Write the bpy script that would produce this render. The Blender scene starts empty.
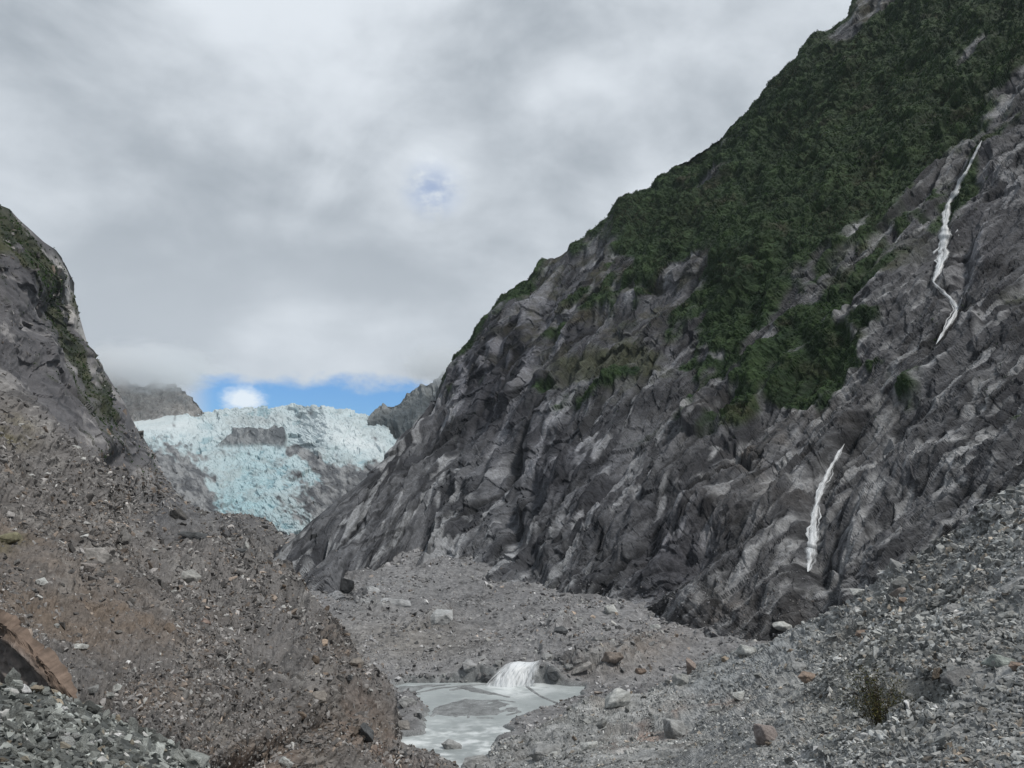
import bpy, bmesh, math
import numpy as np
from mathutils import Vector, Matrix

# ------------------------------------------------------------------ camera, sky, sun, exposure
scene = bpy.context.scene
COL = scene.collection
F = 740.0
PITCH = math.atan(126.0 / 740.0)
CP, SP = math.cos(PITCH), math.sin(PITCH)

cam_data = bpy.data.cameras.new("camera")
cam = bpy.data.objects.new("camera", cam_data)
COL.objects.link(cam)
cam.location = (0, 0, 0)
cam.rotation_euler = (math.pi / 2 + PITCH, 0, 0)
cam_data.sensor_width = 36.0
cam_data.lens = 36.0 * F / 1024.0
cam_data.clip_start = 0.1
cam_data.clip_end = 30000
scene.camera = cam

scene.view_settings.view_transform = 'Standard'
scene.view_settings.look = 'None'
scene.view_settings.exposure = 0.1
scene.view_settings.gamma = 1.0
scene.cycles.use_denoising = True
scene.cycles.adaptive_threshold = 0.005
scene.cycles.max_bounces = 14
scene.cycles.diffuse_bounces = 3
scene.cycles.transparent_max_bounces = 12
scene.cycles.volume_bounces = 12

SUN_EL, SUN_AZ = 56.0, 118.0       # azimuth measured clockwise from +Y (up the valley)
sun_d = bpy.data.lights.new("sun", 'SUN')
sun = bpy.data.objects.new("sun", sun_d)
COL.objects.link(sun)
sun_d.energy = 2.6
sun_d.angle = math.radians(8)
sun_d.color = (1.0, 0.96, 0.9)
_az, _el = math.radians(SUN_AZ), math.radians(SUN_EL)
_dir = Vector((math.sin(_az) * math.cos(_el), math.cos(_az) * math.cos(_el), math.sin(_el)))
sun.rotation_euler = _dir.to_track_quat('Z', 'Y').to_euler()
sun.location = _dir * 3000

world = bpy.data.worlds.new("World")
scene.world = world
world.use_nodes = True


class NT:
    def __init__(self, tree):
        self.t = tree
        tree.nodes.clear()

    def n(self, kind, **kw):
        node = self.t.nodes.new(kind)
        ins = kw.pop('ins', {})
        for k, v in kw.items():
            setattr(node, k, v)
        for k, v in ins.items():
            s = node.inputs[k]
            if hasattr(v, 'links') and hasattr(v, 'is_output'):
                self.t.links.new(v, s)
            else:
                s.default_value = v
        return node

    def link(self, a, b):
        self.t.links.new(a, b)

    def math(self, op, a, b=0.0, c=0.0, clamp=False):
        nd = self.n('ShaderNodeMath', operation=op, use_clamp=clamp)
        for i, v in enumerate((a, b, c)):
            if hasattr(v, 'is_output'):
                self.link(v, nd.inputs[i])
            else:
                nd.inputs[i].default_value = v
        return nd.outputs[0]

    def ramp(self, x, lo, hi, a=0.0, b=1.0, smooth=True):
        nd = self.n('ShaderNodeMapRange', interpolation_type='SMOOTHSTEP' if smooth else 'LINEAR')
        self.link(x, nd.inputs[0])
        for i, v in enumerate((lo, hi, a, b)):
            if hasattr(v, 'is_output'):
                self.link(v, nd.inputs[i + 1])
            else:
                nd.inputs[i + 1].default_value = v
        return nd.outputs[0]

    def mix(self, fac, a, b, blend='MIX'):
        nd = self.n('ShaderNodeMix', data_type='RGBA', blend_type=blend)
        nd.clamp_factor = True
        for s, v in ((nd.inputs[0], fac), (nd.inputs[6], a), (nd.inputs[7], b)):
            if hasattr(v, 'is_output'):
                self.link(v, s)
            else:
                s.default_value = v if not isinstance(v, tuple) or len(v) == 4 else (*v, 1)
        return nd.outputs[2]

    def noise(self, vec, scale, detail=4, rough=0.55, dist=0.0):
        nd = self.n('ShaderNodeTexNoise')
        self.link(vec, nd.inputs['Vector'])
        nd.inputs['Scale'].default_value = scale
        nd.inputs['Detail'].default_value = detail
        nd.inputs['Roughness'].default_value = rough
        nd.inputs['Distortion'].default_value = dist
        return nd.outputs[0]


def build_world():
    w = NT(world.node_tree)
    out = w.n('ShaderNodeOutputWorld')
    sky = w.n('ShaderNodeTexSky', sky_type='NISHITA')
    sky.sun_disc = False
    sky.sun_elevation = math.radians(SUN_EL)
    sky.sun_rotation = math.radians(SUN_AZ)
    sky.air_density = 1.2
    sky.dust_density = 0.3
    tc = w.n('ShaderNodeTexCoord').outputs['Generated']
    sep = w.n('ShaderNodeSeparateXYZ', ins={0: tc})
    X, Y, Z = sep.outputs
    # clouds lie on a layer overhead: direction projected on to that layer
    zz = w.math('MAXIMUM', w.math('ADD', Z, 0.22), 0.05)
    lx = w.math('DIVIDE', X, zz)
    ly = w.math('DIVIDE', Y, zz)
    cv = w.n('ShaderNodeCombineXYZ', ins={0: lx, 1: ly, 2: 0.0}).outputs[0]
    mp = w.n('ShaderNodeMapping', ins={'Vector': cv, 'Location': (3.1, 1.7, 0.0)}).outputs[0]
    big = w.noise(mp, 1.0, 3, 0.45, 0.4)
    mid = w.noise(w.n('ShaderNodeMapping', ins={'Vector': tc, 'Location': (1.3, 4.0, 2.6), 'Scale': (1, 1, 1.5)}).outputs[0], 2.6, 5, 0.5, 0.5)
    mp2 = w.n('ShaderNodeMapping', ins={'Vector': tc, 'Location': (7.0, 2.0, 1.0), 'Scale': (1, 1, 1.7)}).outputs[0]
    fine = w.noise(mp2, 6.5, 6, 0.55, 0.2)
    tone = w.math('ADD', w.math('MULTIPLY', big, 0.50), w.math('ADD', w.math('MULTIPLY', mid, 0.28), w.math('MULTIPLY', fine, 0.22)))
    tone = w.ramp(tone, 0.39, 0.60, 0, 1)
    low = w.ramp(Z, 0.45, 0.2)
    tone = w.math('ADD', w.math('MULTIPLY', tone, w.math('SUBTRACT', 1.0, w.math('MULTIPLY', low, .35))), w.math('MULTIPLY', low, .34))
    azs = w.math('DIVIDE', X, w.math('MAXIMUM', Y, 0.05))
    for ax, zc, rr, amt in ((-.10, .44, .16, .42), (-.30, .26, .20, .15), (.22, .40, .14, .25), (-.28, .48, .18, -.28), (.06, .62, .22, -.15), (-.62, .52, .2, -.12), (.10, .28, .12, .12)):
        dx = w.math('DIVIDE', w.math('SUBTRACT', azs, ax), rr)
        dz = w.math('DIVIDE', w.math('SUBTRACT', Z, zc), rr * .6)
        dd = w.math('ADD', w.math('SQRT', w.math('ADD', w.math('MULTIPLY', dx, dx), w.math('MULTIPLY', dz, dz))), w.math('MULTIPLY', w.math('SUBTRACT', mid, .5), 2.2))
        tone = w.math('ADD', tone, w.math('MULTIPLY', w.ramp(dd, 1.1, -.1), w.math('MULTIPLY', w.ramp(Y, 0.1, 0.3), amt)))
    tone = w.math('MINIMUM', w.math('MAXIMUM', tone, -.15), 1.25)
    col = w.mix(tone, (0.33, 0.372, 0.418), (0.72, 0.77, 0.825))
    # cloud cover brighter towards the zenith; unseen sky behind the viewer dimmed to deepen contrast
    zen = w.ramp(Z, 0.6, 1.0, 1.0, 1.35)
    back = w.ramp(Y, 0.3, -0.4, 1.0, 0.5)
    lum = w.math('MULTIPLY', zen, back)
    cl = w.n('ShaderNodeBackground', ins={'Color': col, 'Strength': lum}).outputs[0]
    # clear air
    tint = w.mix(1.0, sky.outputs[0], (0.42, 0.82, 1.35), 'MULTIPLY')
    bl = w.n('ShaderNodeBackground', ins={'Color': tint, 'Strength': 0.088}).outputs[0]
    # azimuth (x/y) and elevation
    az = w.math('DIVIDE', X, w.math('MAXIMUM', Y, 0.05))
    edgen = w.noise(mp2, 9.0, 5, 0.55)
    el = w.math('ADD', Z, w.math('MULTIPLY', w.math('SUBTRACT', w.noise(mp2, 16.0, 6, 0.62), 0.5), 0.055))
    base = w.ramp(el, 0.152, 0.178)
    # side clouds close the gap left of the clear strip
    side = w.ramp(az, -0.40, -0.46)
    front = w.ramp(Y, 0.2, 0.0)
    cov = w.math('MAXIMUM', base, w.math('MAXIMUM', side, front))
    # small puff of cumulus in the clear strip

    def blob(ax, zc, rx, rz, nz, lo=1.0, hi=0.55):
        dx = w.math('DIVIDE', w.math('SUBTRACT', az, ax), rx)
        dz = w.math('DIVIDE', w.math('SUBTRACT', Z, zc), rz)
        d = w.math('SQRT', w.math('ADD', w.math('MULTIPLY', dx, dx), w.math('MULTIPLY', dz, dz)))
        d = w.math('ADD', d, w.math('MULTIPLY', w.math('SUBTRACT', nz, 0.5), 1.6))
        return w.ramp(d, lo, hi)
    nz2 = w.noise(mp2, 22.0, 7, 0.68)
    puff = blob(-0.368, 0.138, 0.034, 0.017, nz2, 1.15, 0.35)
    hole = w.math('MULTIPLY', blob(-0.115, 0.412, 0.05, 0.04, edgen, 1.2, 0.0), w.ramp(w.noise(mp2, 18.0, 5, 0.6), 0.38, 0.62))
    cov = w.math('SUBTRACT', cov, w.math('MULTIPLY', hole, 0.5))
    sh = w.n('ShaderNodeMixShader')
    w.link(cov, sh.inputs[0]); w.link(bl, sh.inputs[1]); w.link(cl, sh.inputs[2])
    pf = w.n('ShaderNodeBackground', ins={'Color': (0.78, 0.86, 0.94, 1), 'Strength': 1.0}).outputs[0]
    sh2 = w.n('ShaderNodeMixShader')
    w.link(puff, sh2.inputs[0]); w.link(sh.outputs[0], sh2.inputs[1]); w.link(pf, sh2.inputs[2])
    w.link(sh2.outputs[0], out.inputs[0])


build_world()

# ------------------------------------------------------------------ numeric helpers
RNG = np.random.default_rng(11)


def P(px, py, Y):
    """a point of the valley seen at image position px, py and Y metres up the valley"""
    px = np.asarray(px, float); py = np.asarray(py, float); Y = np.asarray(Y, float)
    u = (px - 512) / F
    v = (384 - py) / F
    dy = CP - v * SP
    return np.stack([u / dy * Y, Y + 0 * u, (SP + v * CP) / dy * Y], -1)


def project(p):
    x, y, z = p[..., 0], p[..., 1], p[..., 2]
    d = y * CP + z * SP
    v = (-y * SP + z * CP) / d
    return 512 + F * x / d, 384 - F * v


_perm = np.random.default_rng(5).permutation(256).astype(np.int32)
_perm = np.concatenate([_perm, _perm, _perm])
_g = np.random.default_rng(6).normal(size=(256, 3)).astype(np.float32)
_g /= np.linalg.norm(_g, axis=1, keepdims=True)


def perlin(x, y, z):
    x = np.asarray(x, np.float32); y = np.asarray(y, np.float32); z = np.asarray(z, np.float32)
    xi, yi, zi = np.floor(x), np.floor(y), np.floor(z)
    xf, yf, zf = x - xi, y - yi, z - zi
    xi = xi.astype(np.int32) & 255; yi = yi.astype(np.int32) & 255; zi = zi.astype(np.int32) & 255
    u, v, w = [t * t * t * (t * (t * 6 - 15) + 10) for t in (xf, yf, zf)]
    res = 0
    for dx in (0, 1):
        wx = u if dx else 1 - u
        a = _perm[xi + dx]
        for dy in (0, 1):
            wy = v if dy else 1 - v
            b = _perm[a + yi + dy]
            for dz in (0, 1):
                wz = w if dz else 1 - w
                g = _g[_perm[b + zi + dz]]
                res = res + wx * wy * wz * (g[..., 0] * (xf - dx) + g[..., 1] * (yf - dy) + g[..., 2] * (zf - dz))
    return res * 1.6


def fbm(q, lam, octs=4, gain=0.5, seed=0.0):
    r = 0; a = 1.0; s = 0.0
    for i in range(octs):
        k = 2.03 ** i / lam
        r = r + a * perlin(q[..., 0] * k + seed, q[..., 1] * k + 3.7 * i, q[..., 2] * k - seed)
        s += a; a *= gain
    return r / s


def sstep(x, a, b):
    t = np.clip((x - a) / (b - a), 0, 1)
    return t * t * (3 - 2 * t)


def tps(ctrl):
    c = np.array(ctrl, float)
    pts = c[:, :2] / 100.0; val = np.log(c[:, 2])
    n = len(c)

    def U(d2):
        return np.where(d2 > 1e-12, 0.5 * d2 * np.log(np.maximum(d2, 1e-12)), 0)
    d2 = ((pts[:, None] - pts[None]) ** 2).sum(-1)
    K = U(d2) + np.eye(n) * 0.02
    Pm = np.c_[np.ones(n), pts]
    A = np.block([[K, Pm], [Pm.T, np.zeros((3, 3))]])
    sol = np.linalg.solve(A, np.r_[val, 0, 0, 0])

    def ev(px, py):
        a = np.asarray(px) / 100.0; b = np.asarray(py) / 100.0
        r = sol[n] + sol[n + 1] * a + sol[n + 2] * b
        for i in range(n):
            r = r + sol[i] * U((a - pts[i, 0]) ** 2 + (b - pts[i, 1]) ** 2)
        return np.exp(r)
    return ev


def curve(pts):
    p = np.array(pts, float)
    return lambda x: np.interp(x, p[:, 0], p[:, 1])


def grain_uv(px, py, ang, aniso):
    a = math.radians(ang)
    return np.stack([(px * math.cos(a) - py * math.sin(a)) / aniso, -px * math.sin(a) - py * math.cos(a), 0 * px], -1).reshape(-1, 3)


def blob(px, py, cx, cy, rx, ry, ang=0.0):
    a = math.radians(ang)
    dx, dy = px - cx, -(py - cy)
    s = (dx * math.cos(a) + dy * math.sin(a)) / rx
    t = (-dx * math.sin(a) + dy * math.cos(a)) / ry
    return np.exp(-(s * s + t * t))


def stroke(px, py, pts, w):
    """closeness (1 on the line, 0 beyond w) to a polyline"""
    best = np.full(np.shape(px), 1e9)
    for (x0, y0), (x1, y1) in zip(pts[:-1], pts[1:]):
        vx, vy = x1 - x0, y1 - y0
        t = np.clip(((px - x0) * vx + (py - y0) * vy) / (vx * vx + vy * vy), 0, 1)
        best = np.minimum(best, (px - x0 - t * vx) ** 2 + (py - y0 - t * vy) ** 2)
    return np.exp(-best / (w * w))


def poly_sd(px, py, poly):
    """signed distance to a polygon, negative inside"""
    n = len(poly)
    best = np.full(np.shape(px), 1e18); inside = np.zeros(np.shape(px), bool)
    for i in range(n):
        x0, y0 = poly[i]; x1, y1 = poly[(i + 1) % n]
        vx, vy = x1 - x0, y1 - y0
        t = np.clip(((px - x0) * vx + (py - y0) * vy) / (vx * vx + vy * vy + 1e-9), 0, 1)
        best = np.minimum(best, (px - x0 - t * vx) ** 2 + (py - y0 - t * vy) ** 2)
        c = ((y0 > py) != (y1 > py)) & (px < (x1 - x0) * (py - y0) / (y1 - y0 + 1e-12) + x0)
        inside ^= c
    return np.where(inside, -1, 1) * np.sqrt(best)


def srgb(r, g, b):
    c = np.array([r, g, b]) / 255.0
    return np.where(c < 0.04045, c / 12.92, ((c + 0.055) / 1.055) ** 2.4)


def lerp(a, b, t):
    t = np.asarray(t)
    if np.ndim(b) == 1 or np.ndim(a) > t.ndim:
        t = t[..., None]
    return a * (1 - t) + b * t


# ------------------------------------------------------------------ mesh helpers
def mesh_from(name, verts, faces, mat, colors=None, parent=None, smooth=False, grain=None):
    """verts (n,3), faces (m,k) arrays with constant k; colours per vertex"""
    me = bpy.data.meshes.new(name)
    verts = np.ascontiguousarray(verts, np.float32); faces = np.ascontiguousarray(faces, np.int32)
    m, k = faces.shape
    me.vertices.add(len(verts)); me.vertices.foreach_set('co', verts.ravel())
    me.loops.add(m * k); me.loops.foreach_set('vertex_index', faces.ravel())
    me.polygons.add(m)
    me.polygons.foreach_set('loop_start', np.arange(0, m * k, k, dtype=np.int32))
    me.update(calc_edges=True)
    me.polygons.foreach_set('use_smooth', np.full(m, smooth))
    if colors is not None:
        at = me.color_attributes.new('tone', 'FLOAT_COLOR', 'POINT')
        c = np.ones((len(verts), 4), np.float32); c[:, :3] = colors
        at.data.foreach_set('color', c.ravel())
    if grain is not None:
        at = me.attributes.new('grain', 'FLOAT_VECTOR', 'POINT')
        at.data.foreach_set('vector', np.ascontiguousarray(grain, np.float32).reshape(-1))
    me.materials.append(mat)
    o = bpy.data.objects.new(name, me)
    COL.objects.link(o)
    if parent:
        o.parent = parent
    return o


def tag(o, label=None, cat=None, group=None, kind=None):
    if label: o['label'] = label
    if cat: o['category'] = cat
    if group: o['group'] = group
    if kind: o['kind'] = kind
    return o


def grid_faces(nr, nc):
    i = np.arange(nr * nc).reshape(nr, nc)
    return np.stack([i[:-1, :-1], i[1:, :-1], i[1:, 1:], i[:-1, 1:]], -1).reshape(-1, 4)


def grid_normals(g):
    du = np.gradient(g, axis=1); dv = np.gradient(g, axis=0)
    n = np.cross(dv, du)
    n /= np.linalg.norm(n, axis=-1, keepdims=True) + 1e-12
    return n


# ------------------------------------------------------------------ materials
def rock_material(name, scale=1.0, bump=0.6, rough=0.85, speck=0.35, stretch=None, spec=0.25, bumpdist=0.6):
    m = bpy.data.materials.new(name); m.use_nodes = True
    t = NT(m.node_tree)
    out = t.n('ShaderNodeOutputMaterial')
    at = t.n('ShaderNodeAttribute', attribute_name='tone').outputs['Color']
    pos = t.n('ShaderNodeTexCoord').outputs['Object']
    n1 = t.noise(pos, 0.12 * scale, 8, 0.68, 0.3)
    if stretch:
        gr = t.n('ShaderNodeAttribute', attribute_name='grain').outputs['Vector']
        n1 = t.math('ADD', t.math('MULTIPLY', n1, .3), t.math('MULTIPLY', t.noise(gr, stretch, 8, 0.78, 0.4), .7))
    n2 = t.noise(pos, 1.3 * scale, 6, 0.7)
    f1 = t.ramp(n1, 0.3, 0.7, 1 - speck, 1 + speck, False)
    f2 = t.ramp(n2, 0.3, 0.7, 1 - speck * 0.9, 1 + speck * 0.9, False)
    f = t.math('MULTIPLY', f1, f2)
    mul = t.n('ShaderNodeVectorMath', operation='SCALE', ins={0: at, 'Scale': f}).outputs[0]
    h = t.math('ADD', t.math('MULTIPLY', n1, 1.0), t.math('MULTIPLY', n2, 0.35))
    b = t.n('ShaderNodeBump', ins={'Height': h, 'Strength': bump, 'Distance': bumpdist / scale})
    p = t.n('ShaderNodeBsdfPrincipled', ins={'Base Color': mul, 'Roughness': rough, 'Normal': b.outputs[0]})
    p.inputs['Specular IOR Level'].default_value = spec
    t.link(p.outputs[0], out.inputs[0])
    return m


M_WALL = rock_material('cliff_rock', 0.35, 0.6, 0.78, 0.5, 0.12, 0.16, 1.4)
M_FAR = rock_material('far_rock', 0.06, 0.8, 0.9, 0.3, None, 0.1, 1.0)
M_DEBRIS = rock_material('debris_rock', 1.0, 0.8, 0.85, 0.42, 0.15, 0.2, 0.8)
M_SCREE = rock_material('scree_gravel', 3.0, 0.9, 0.85, 0.5, None, 0.2, 0.7)


def simple_color_mat(name, rough=0.8, spec=0.2, nscale=3.0, speck=0.3, bump=0.4, bumpd=0.1, per_object=True, transl=0.0):
    m = bpy.data.materials.new(name); m.use_nodes = True
    t = NT(m.node_tree)
    out = t.n('ShaderNodeOutputMaterial')
    at = t.n('ShaderNodeAttribute', attribute_name='tone').outputs['Color']
    pos = t.n('ShaderNodeTexCoord').outputs['Object']
    n = t.noise(pos, nscale, 6, 0.65, 0.2)
    f = t.ramp(n, 0.3, 0.7, 1 - speck, 1 + speck, False)
    c = t.n('ShaderNodeVectorMath', operation='SCALE', ins={0: at, 'Scale': f}).outputs[0]
    b = t.n('ShaderNodeBump', ins={'Height': n, 'Strength': bump, 'Distance': bumpd})
    p = t.n('ShaderNodeBsdfPrincipled', ins={'Base Color': c, 'Roughness': rough, 'Normal': b.outputs[0]})
    p.inputs['Specular IOR Level'].default_value = spec
    t.link(p.outputs[0], out.inputs[0])
    return m


M_STONE = simple_color_mat('loose_stone', 0.85, 0.2, 2.5, 0.35, 0.6, 0.15)
M_LEAF = simple_color_mat('scrub_leaves', 0.85, 0.08, 0.05, 0.35, 0.0)


def boulder_material():
    """colour differs from boulder to boulder through the object's own colour"""
    m = bpy.data.materials.new('boulder_rock'); m.use_nodes = True
    t = NT(m.node_tree)
    out = t.n('ShaderNodeOutputMaterial')
    oi = t.n('ShaderNodeObjectInfo')
    pos = t.n('ShaderNodeTexCoord').outputs['Object']
    off = t.n('ShaderNodeVectorMath', operation='ADD', ins={0: pos, 1: oi.outputs['Location']}).outputs[0]
    n1 = t.noise(off, 1.6, 8, 0.68, 0.4)
    n2 = t.noise(off, 7.0, 6, 0.7)
    v = t.n('ShaderNodeMapping', ins={'Vector': off, 'Rotation': (0.5, 0.3, 0.2), 'Scale': (0.6, 5.0, 1.4)}).outputs[0]
    n3 = t.noise(v, 1.5, 5, 0.6)
    f = t.math('MULTIPLY', t.ramp(n1, 0.3, 0.7, 0.6, 1.35, False), t.ramp(n2, 0.3, 0.7, 0.72, 1.25, False))
    f = t.math('MULTIPLY', f, t.ramp(n3, 0.3, 0.7, 0.82, 1.18, False))
    c = t.n('ShaderNodeVectorMath', operation='SCALE', ins={0: oi.outputs['Color'], 'Scale': f}).outputs[0]
    lich = t.ramp(t.noise(off, 3.3, 6, 0.75), 0.60, 0.70)
    c = t.mix(t.math('MULTIPLY', lich, 0.35), c, (0.36, 0.38, 0.36))
    h = t.math('ADD', n1, t.math('ADD', t.math('MULTIPLY', n2, 0.4), t.math('MULTIPLY', n3, 0.4)))
    b = t.n('ShaderNodeBump', ins={'Height': h, 'Strength': 0.8, 'Distance': 0.25})
    p = t.n('ShaderNodeBsdfPrincipled', ins={'Base Color': c, 'Roughness': 0.82, 'Normal': b.outputs[0]})
    p.inputs['Specular IOR Level'].default_value = 0.25
    t.link(p.outputs[0], out.inputs[0])
    return m


M_BOULDER = boulder_material()


def ice_material():
    m = bpy.data.materials.new('glacier_ice'); m.use_nodes = True
    t = NT(m.node_tree)
    out = t.n('ShaderNodeOutputMaterial')
    at = t.n('ShaderNodeAttribute', attribute_name='tone').outputs['Color']
    pos = t.n('ShaderNodeTexCoord').outputs['Object']
    n = t.noise(pos, 0.06, 8, 0.75, 0.3)
    f = t.ramp(n, 0.35, 0.65, 0.86, 1.08, False)
    c = t.n('ShaderNodeVectorMath', operation='SCALE', ins={0: at, 'Scale': f}).outputs[0]
    b = t.n('ShaderNodeBump', ins={'Height': n, 'Strength': 0.5, 'Distance': 4.0})
    p = t.n('ShaderNodeBsdfPrincipled', ins={'Base Color': c, 'Roughness': 0.55, 'Normal': b.outputs[0]})
    p.inputs['Specular IOR Level'].default_value = 0.3
    t.link(p.outputs[0], out.inputs[0])
    return m


def water_material():
    m = bpy.data.materials.new('glacial_meltwater'); m.use_nodes = True
    t = NT(m.node_tree)
    out = t.n('ShaderNodeOutputMaterial')
    at = t.n('ShaderNodeAttribute', attribute_name='tone').outputs['Color']
    pos = t.n('ShaderNodeTexCoord').outputs['Object']
    mp = t.n('ShaderNodeMapping', ins={'Vector': pos, 'Rotation': (0, 0, 0.35), 'Scale': (0.6, 1.2, 1)}).outputs[0]
    n = t.noise(mp, 0.55, 7, 0.7, 0.6)
    foam = t.ramp(n, 0.52, 0.66)
    c = t.mix(t.math('MULTIPLY', foam, 0.35), at, (0.62, 0.66, 0.66))
    b = t.n('ShaderNodeBump', ins={'Height': n, 'Strength': 0.45, 'Distance': 0.6})
    p = t.n('ShaderNodeBsdfPrincipled', ins={'Base Color': c, 'Roughness': 0.32, 'Normal': b.outputs[0]})
    t.link(p.outputs[0], out.inputs[0])
    return m


def fall_material(name, sx, sy, soft, fill):
    """white water: ragged, streaked along the flow, see-through where it thins"""
    m = bpy.data.materials.new(name); m.use_nodes = True
    t = NT(m.node_tree)
    out = t.n('ShaderNodeOutputMaterial')
    gr = t.n('ShaderNodeAttribute', attribute_name='grain').outputs['Vector']
    sep = t.n('ShaderNodeSeparateXYZ', ins={0: gr})
    mp = t.n('ShaderNodeMapping', ins={'Vector': gr, 'Scale': (sx, sy, 5.0)}).outputs[0]
    n = t.noise(mp, 1.0, 5, 0.65, 0.3)
    n2 = t.noise(t.n('ShaderNodeMapping', ins={'Vector': gr, 'Scale': (sx * 2.2, sy * 1.4, 5.0)}).outputs[0], 1.0, 4, 0.6, 0.2)
    e = t.math('ABSOLUTE', sep.outputs[0])
    a = t.math('SUBTRACT', t.math('ADD', n, fill), t.math('MULTIPLY', t.math('POWER', e, 2.0), soft))
    al = t.ramp(a, .34, .74, 0.0, 0.9)
    c = t.mix(t.ramp(n2, .28, .52), (.40, .44, .47), (.80, .83, .86))
    p = t.n('ShaderNodeBsdfPrincipled', ins={'Base Color': c, 'Roughness': 0.5})
    cl = t.n('ShaderNodeBsdfTransparent')
    mx = t.n('ShaderNodeMixShader', ins={0: al})
    t.link(cl.outputs[0], mx.inputs[1]); t.link(p.outputs[0], mx.inputs[2])
    t.link(mx.outputs[0], out.inputs[0])
    return m


M_ICE = ice_material(); M_WATER = water_material(); M_FALL = fall_material('falling_water', 1.5, .07, .34, .06); M_CASC = fall_material('cascade_water', 5.0, .5, .34, .27)

# ------------------------------------------------------------------ terrain sheets
SHEETS = {}


def image_grid(x0, x1, nc, top, bot, nr, power=1.0):
    cols = np.linspace(x0, x1, nc)
    v = np.linspace(0, 1, nr)[:, None] ** power
    px = np.repeat(cols[None], nr, 0)
    py = top(cols)[None] * (1 - v) + bot(cols)[None] * v
    return px, py


def add_back(px, py, g, steps, drop):
    """rows running down behind the skyline so that the mass is solid"""
    d = g[0].copy(); d[:, 2] = 0
    d /= np.linalg.norm(d, axis=1, keepdims=True)
    rows, px_r, py_r = [], [], []
    for s in reversed(steps):
        r = g[0] + d * s
        r[:, 2] -= drop * s * (1 - 0.35 * math.exp(-s / 30.0))
        rows.append(r); px_r.append(px[0]); py_r.append(py[0])
    return np.concatenate([np.array(px_r), px]), np.concatenate([np.array(py_r), py]), np.concatenate([np.array(rows), g])


def frame_of(center, ang):
    """world axes: along the rock's grain (image angle ang at center (px,py,Y)), across it, and out of it"""
    px, py, Y, gx, gy = center
    a = math.radians(ang)
    p0 = P(px, py, Y)
    # surface tangents from the depth gradients gx, gy (metres per pixel)
    tx = P(px + 1, py, Y + gx) - p0
    ty = P(px, py - 1, Y - gy) - p0
    e = tx * math.cos(a) + ty * math.sin(a)
    n = np.cross(tx, ty); n /= np.linalg.norm(n)
    e /= np.linalg.norm(e)
    c = np.cross(n, e)
    return e, c, n


def grain_noise(p, fr, lam, aniso, octs, pix, gain=0.55, seed=0.0, kind='fbm'):
    """noise stretched along the grain; wavelengths shorter than ~2.5 pixels fade out"""
    q = np.stack([p @ fr[0] / aniso, p @ fr[1], p @ fr[2]], -1).astype(np.float32)
    warp = perlin(q[..., 0] / (lam * 1.5) + 9, q[..., 1] / (lam * 1.5), q[..., 2] / (lam * 1.5) + seed) * lam * 0.35
    q[..., 1] += warp
    r = 0; a = 1.0
    for i in range(octs):
        L = lam / 2.0 ** i
        fade = sstep(L / pix, 1.6, 4.0)
        if fade.max() < 0.01:
            break
        n = perlin(q[..., 0] / L + seed + i * 5.1, q[..., 1] / L - seed, q[..., 2] / L + i * 2.3)
        if kind == 'ridge':
            n = 1 - 2.4 * np.abs(n) - 0.35
        elif kind == 'saw':
            s = q[..., 1] / L * 0.7 + n * 0.9 + seed
            s = s - np.floor(s)
            n = np.where(s < 0.82, s / 0.82, (1 - s) / 0.18) - 0.5
            n = n * (0.4 + 0.9 * np.clip(perlin(q[..., 0] / (L * 2) + 3, q[..., 1] / (L * 3), q[..., 2] / (L * 2) + seed) + 0.4, 0, 1))
        r = r + a * n * fade
        a *= gain
    return r


def surf(px, py, lam, ang, aniso, seed, kind='fbm', warp=.13, minl=2.2, octs=7, gain=.55):
    """relief laid out on the rock face itself: (px, py) are its surface coordinates"""
    a = math.radians(ang)
    u = (px * math.cos(a) - py * math.sin(a)) / aniso
    v = (-px * math.sin(a) - py * math.cos(a))
    L = lam; r = 0; amp = 1.0
    v = v + warp * lam * perlin(u / (lam * .9) + 3, v / (lam * 2.2), 0 * u + seed)
    u = u + warp * lam * perlin(u / (lam * .7), v / (lam * 1.4) + 8, 0 * u + seed + 2)
    for i in range(octs):
        if L < minl: break
        n = perlin(u / L + seed * 1.7 + i * 7.1, v / L - seed * .9, 0 * u + i * 1.37 + seed)
        if kind == 'ridge':
            n = .65 - 2.3 * np.abs(n)
        elif kind == 'step':
            m = perlin(u / (L * 1.3) + 31, v / (L * 3.0), 0 * u + seed + i)
            s = v / L * .62 + n * .5 + .35 * m
            s = s - np.floor(s)
            k = .30 if L > 60 else (.22 if L > 25 else .16)
            n = np.where(s < k, s / k, (1 - s) / (1 - k)) - .5
            n = n * np.clip(.35 + 1.5 * m, .05, 1.2)
        r = r + amp * n
        L /= 2.0; amp *= gain
    return r


def blur(a, n=1):
    for _ in range(n):
        p = np.pad(a, 1, 'edge')
        a = (p[:-2, 1:-1] + p[2:, 1:-1] + p[1:-1, :-2] + p[1:-1, 2:] + 2 * p[1:-1, 1:-1]) / 6
    return a


def ease(h, pix, thr=2.6):
    """spread out jumps of the relief that are too steep for the mesh to carry"""
    for _ in range(2):
        q = h / pix
        gy, gx = np.gradient(q)
        m = blur(sstep(np.hypot(gx, gy), thr, thr * 1.8), 2)
        m = np.clip(m * 1.5, 0, 1)
        h = h * (1 - m) + blur(h, 5) * m
    return h


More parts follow.
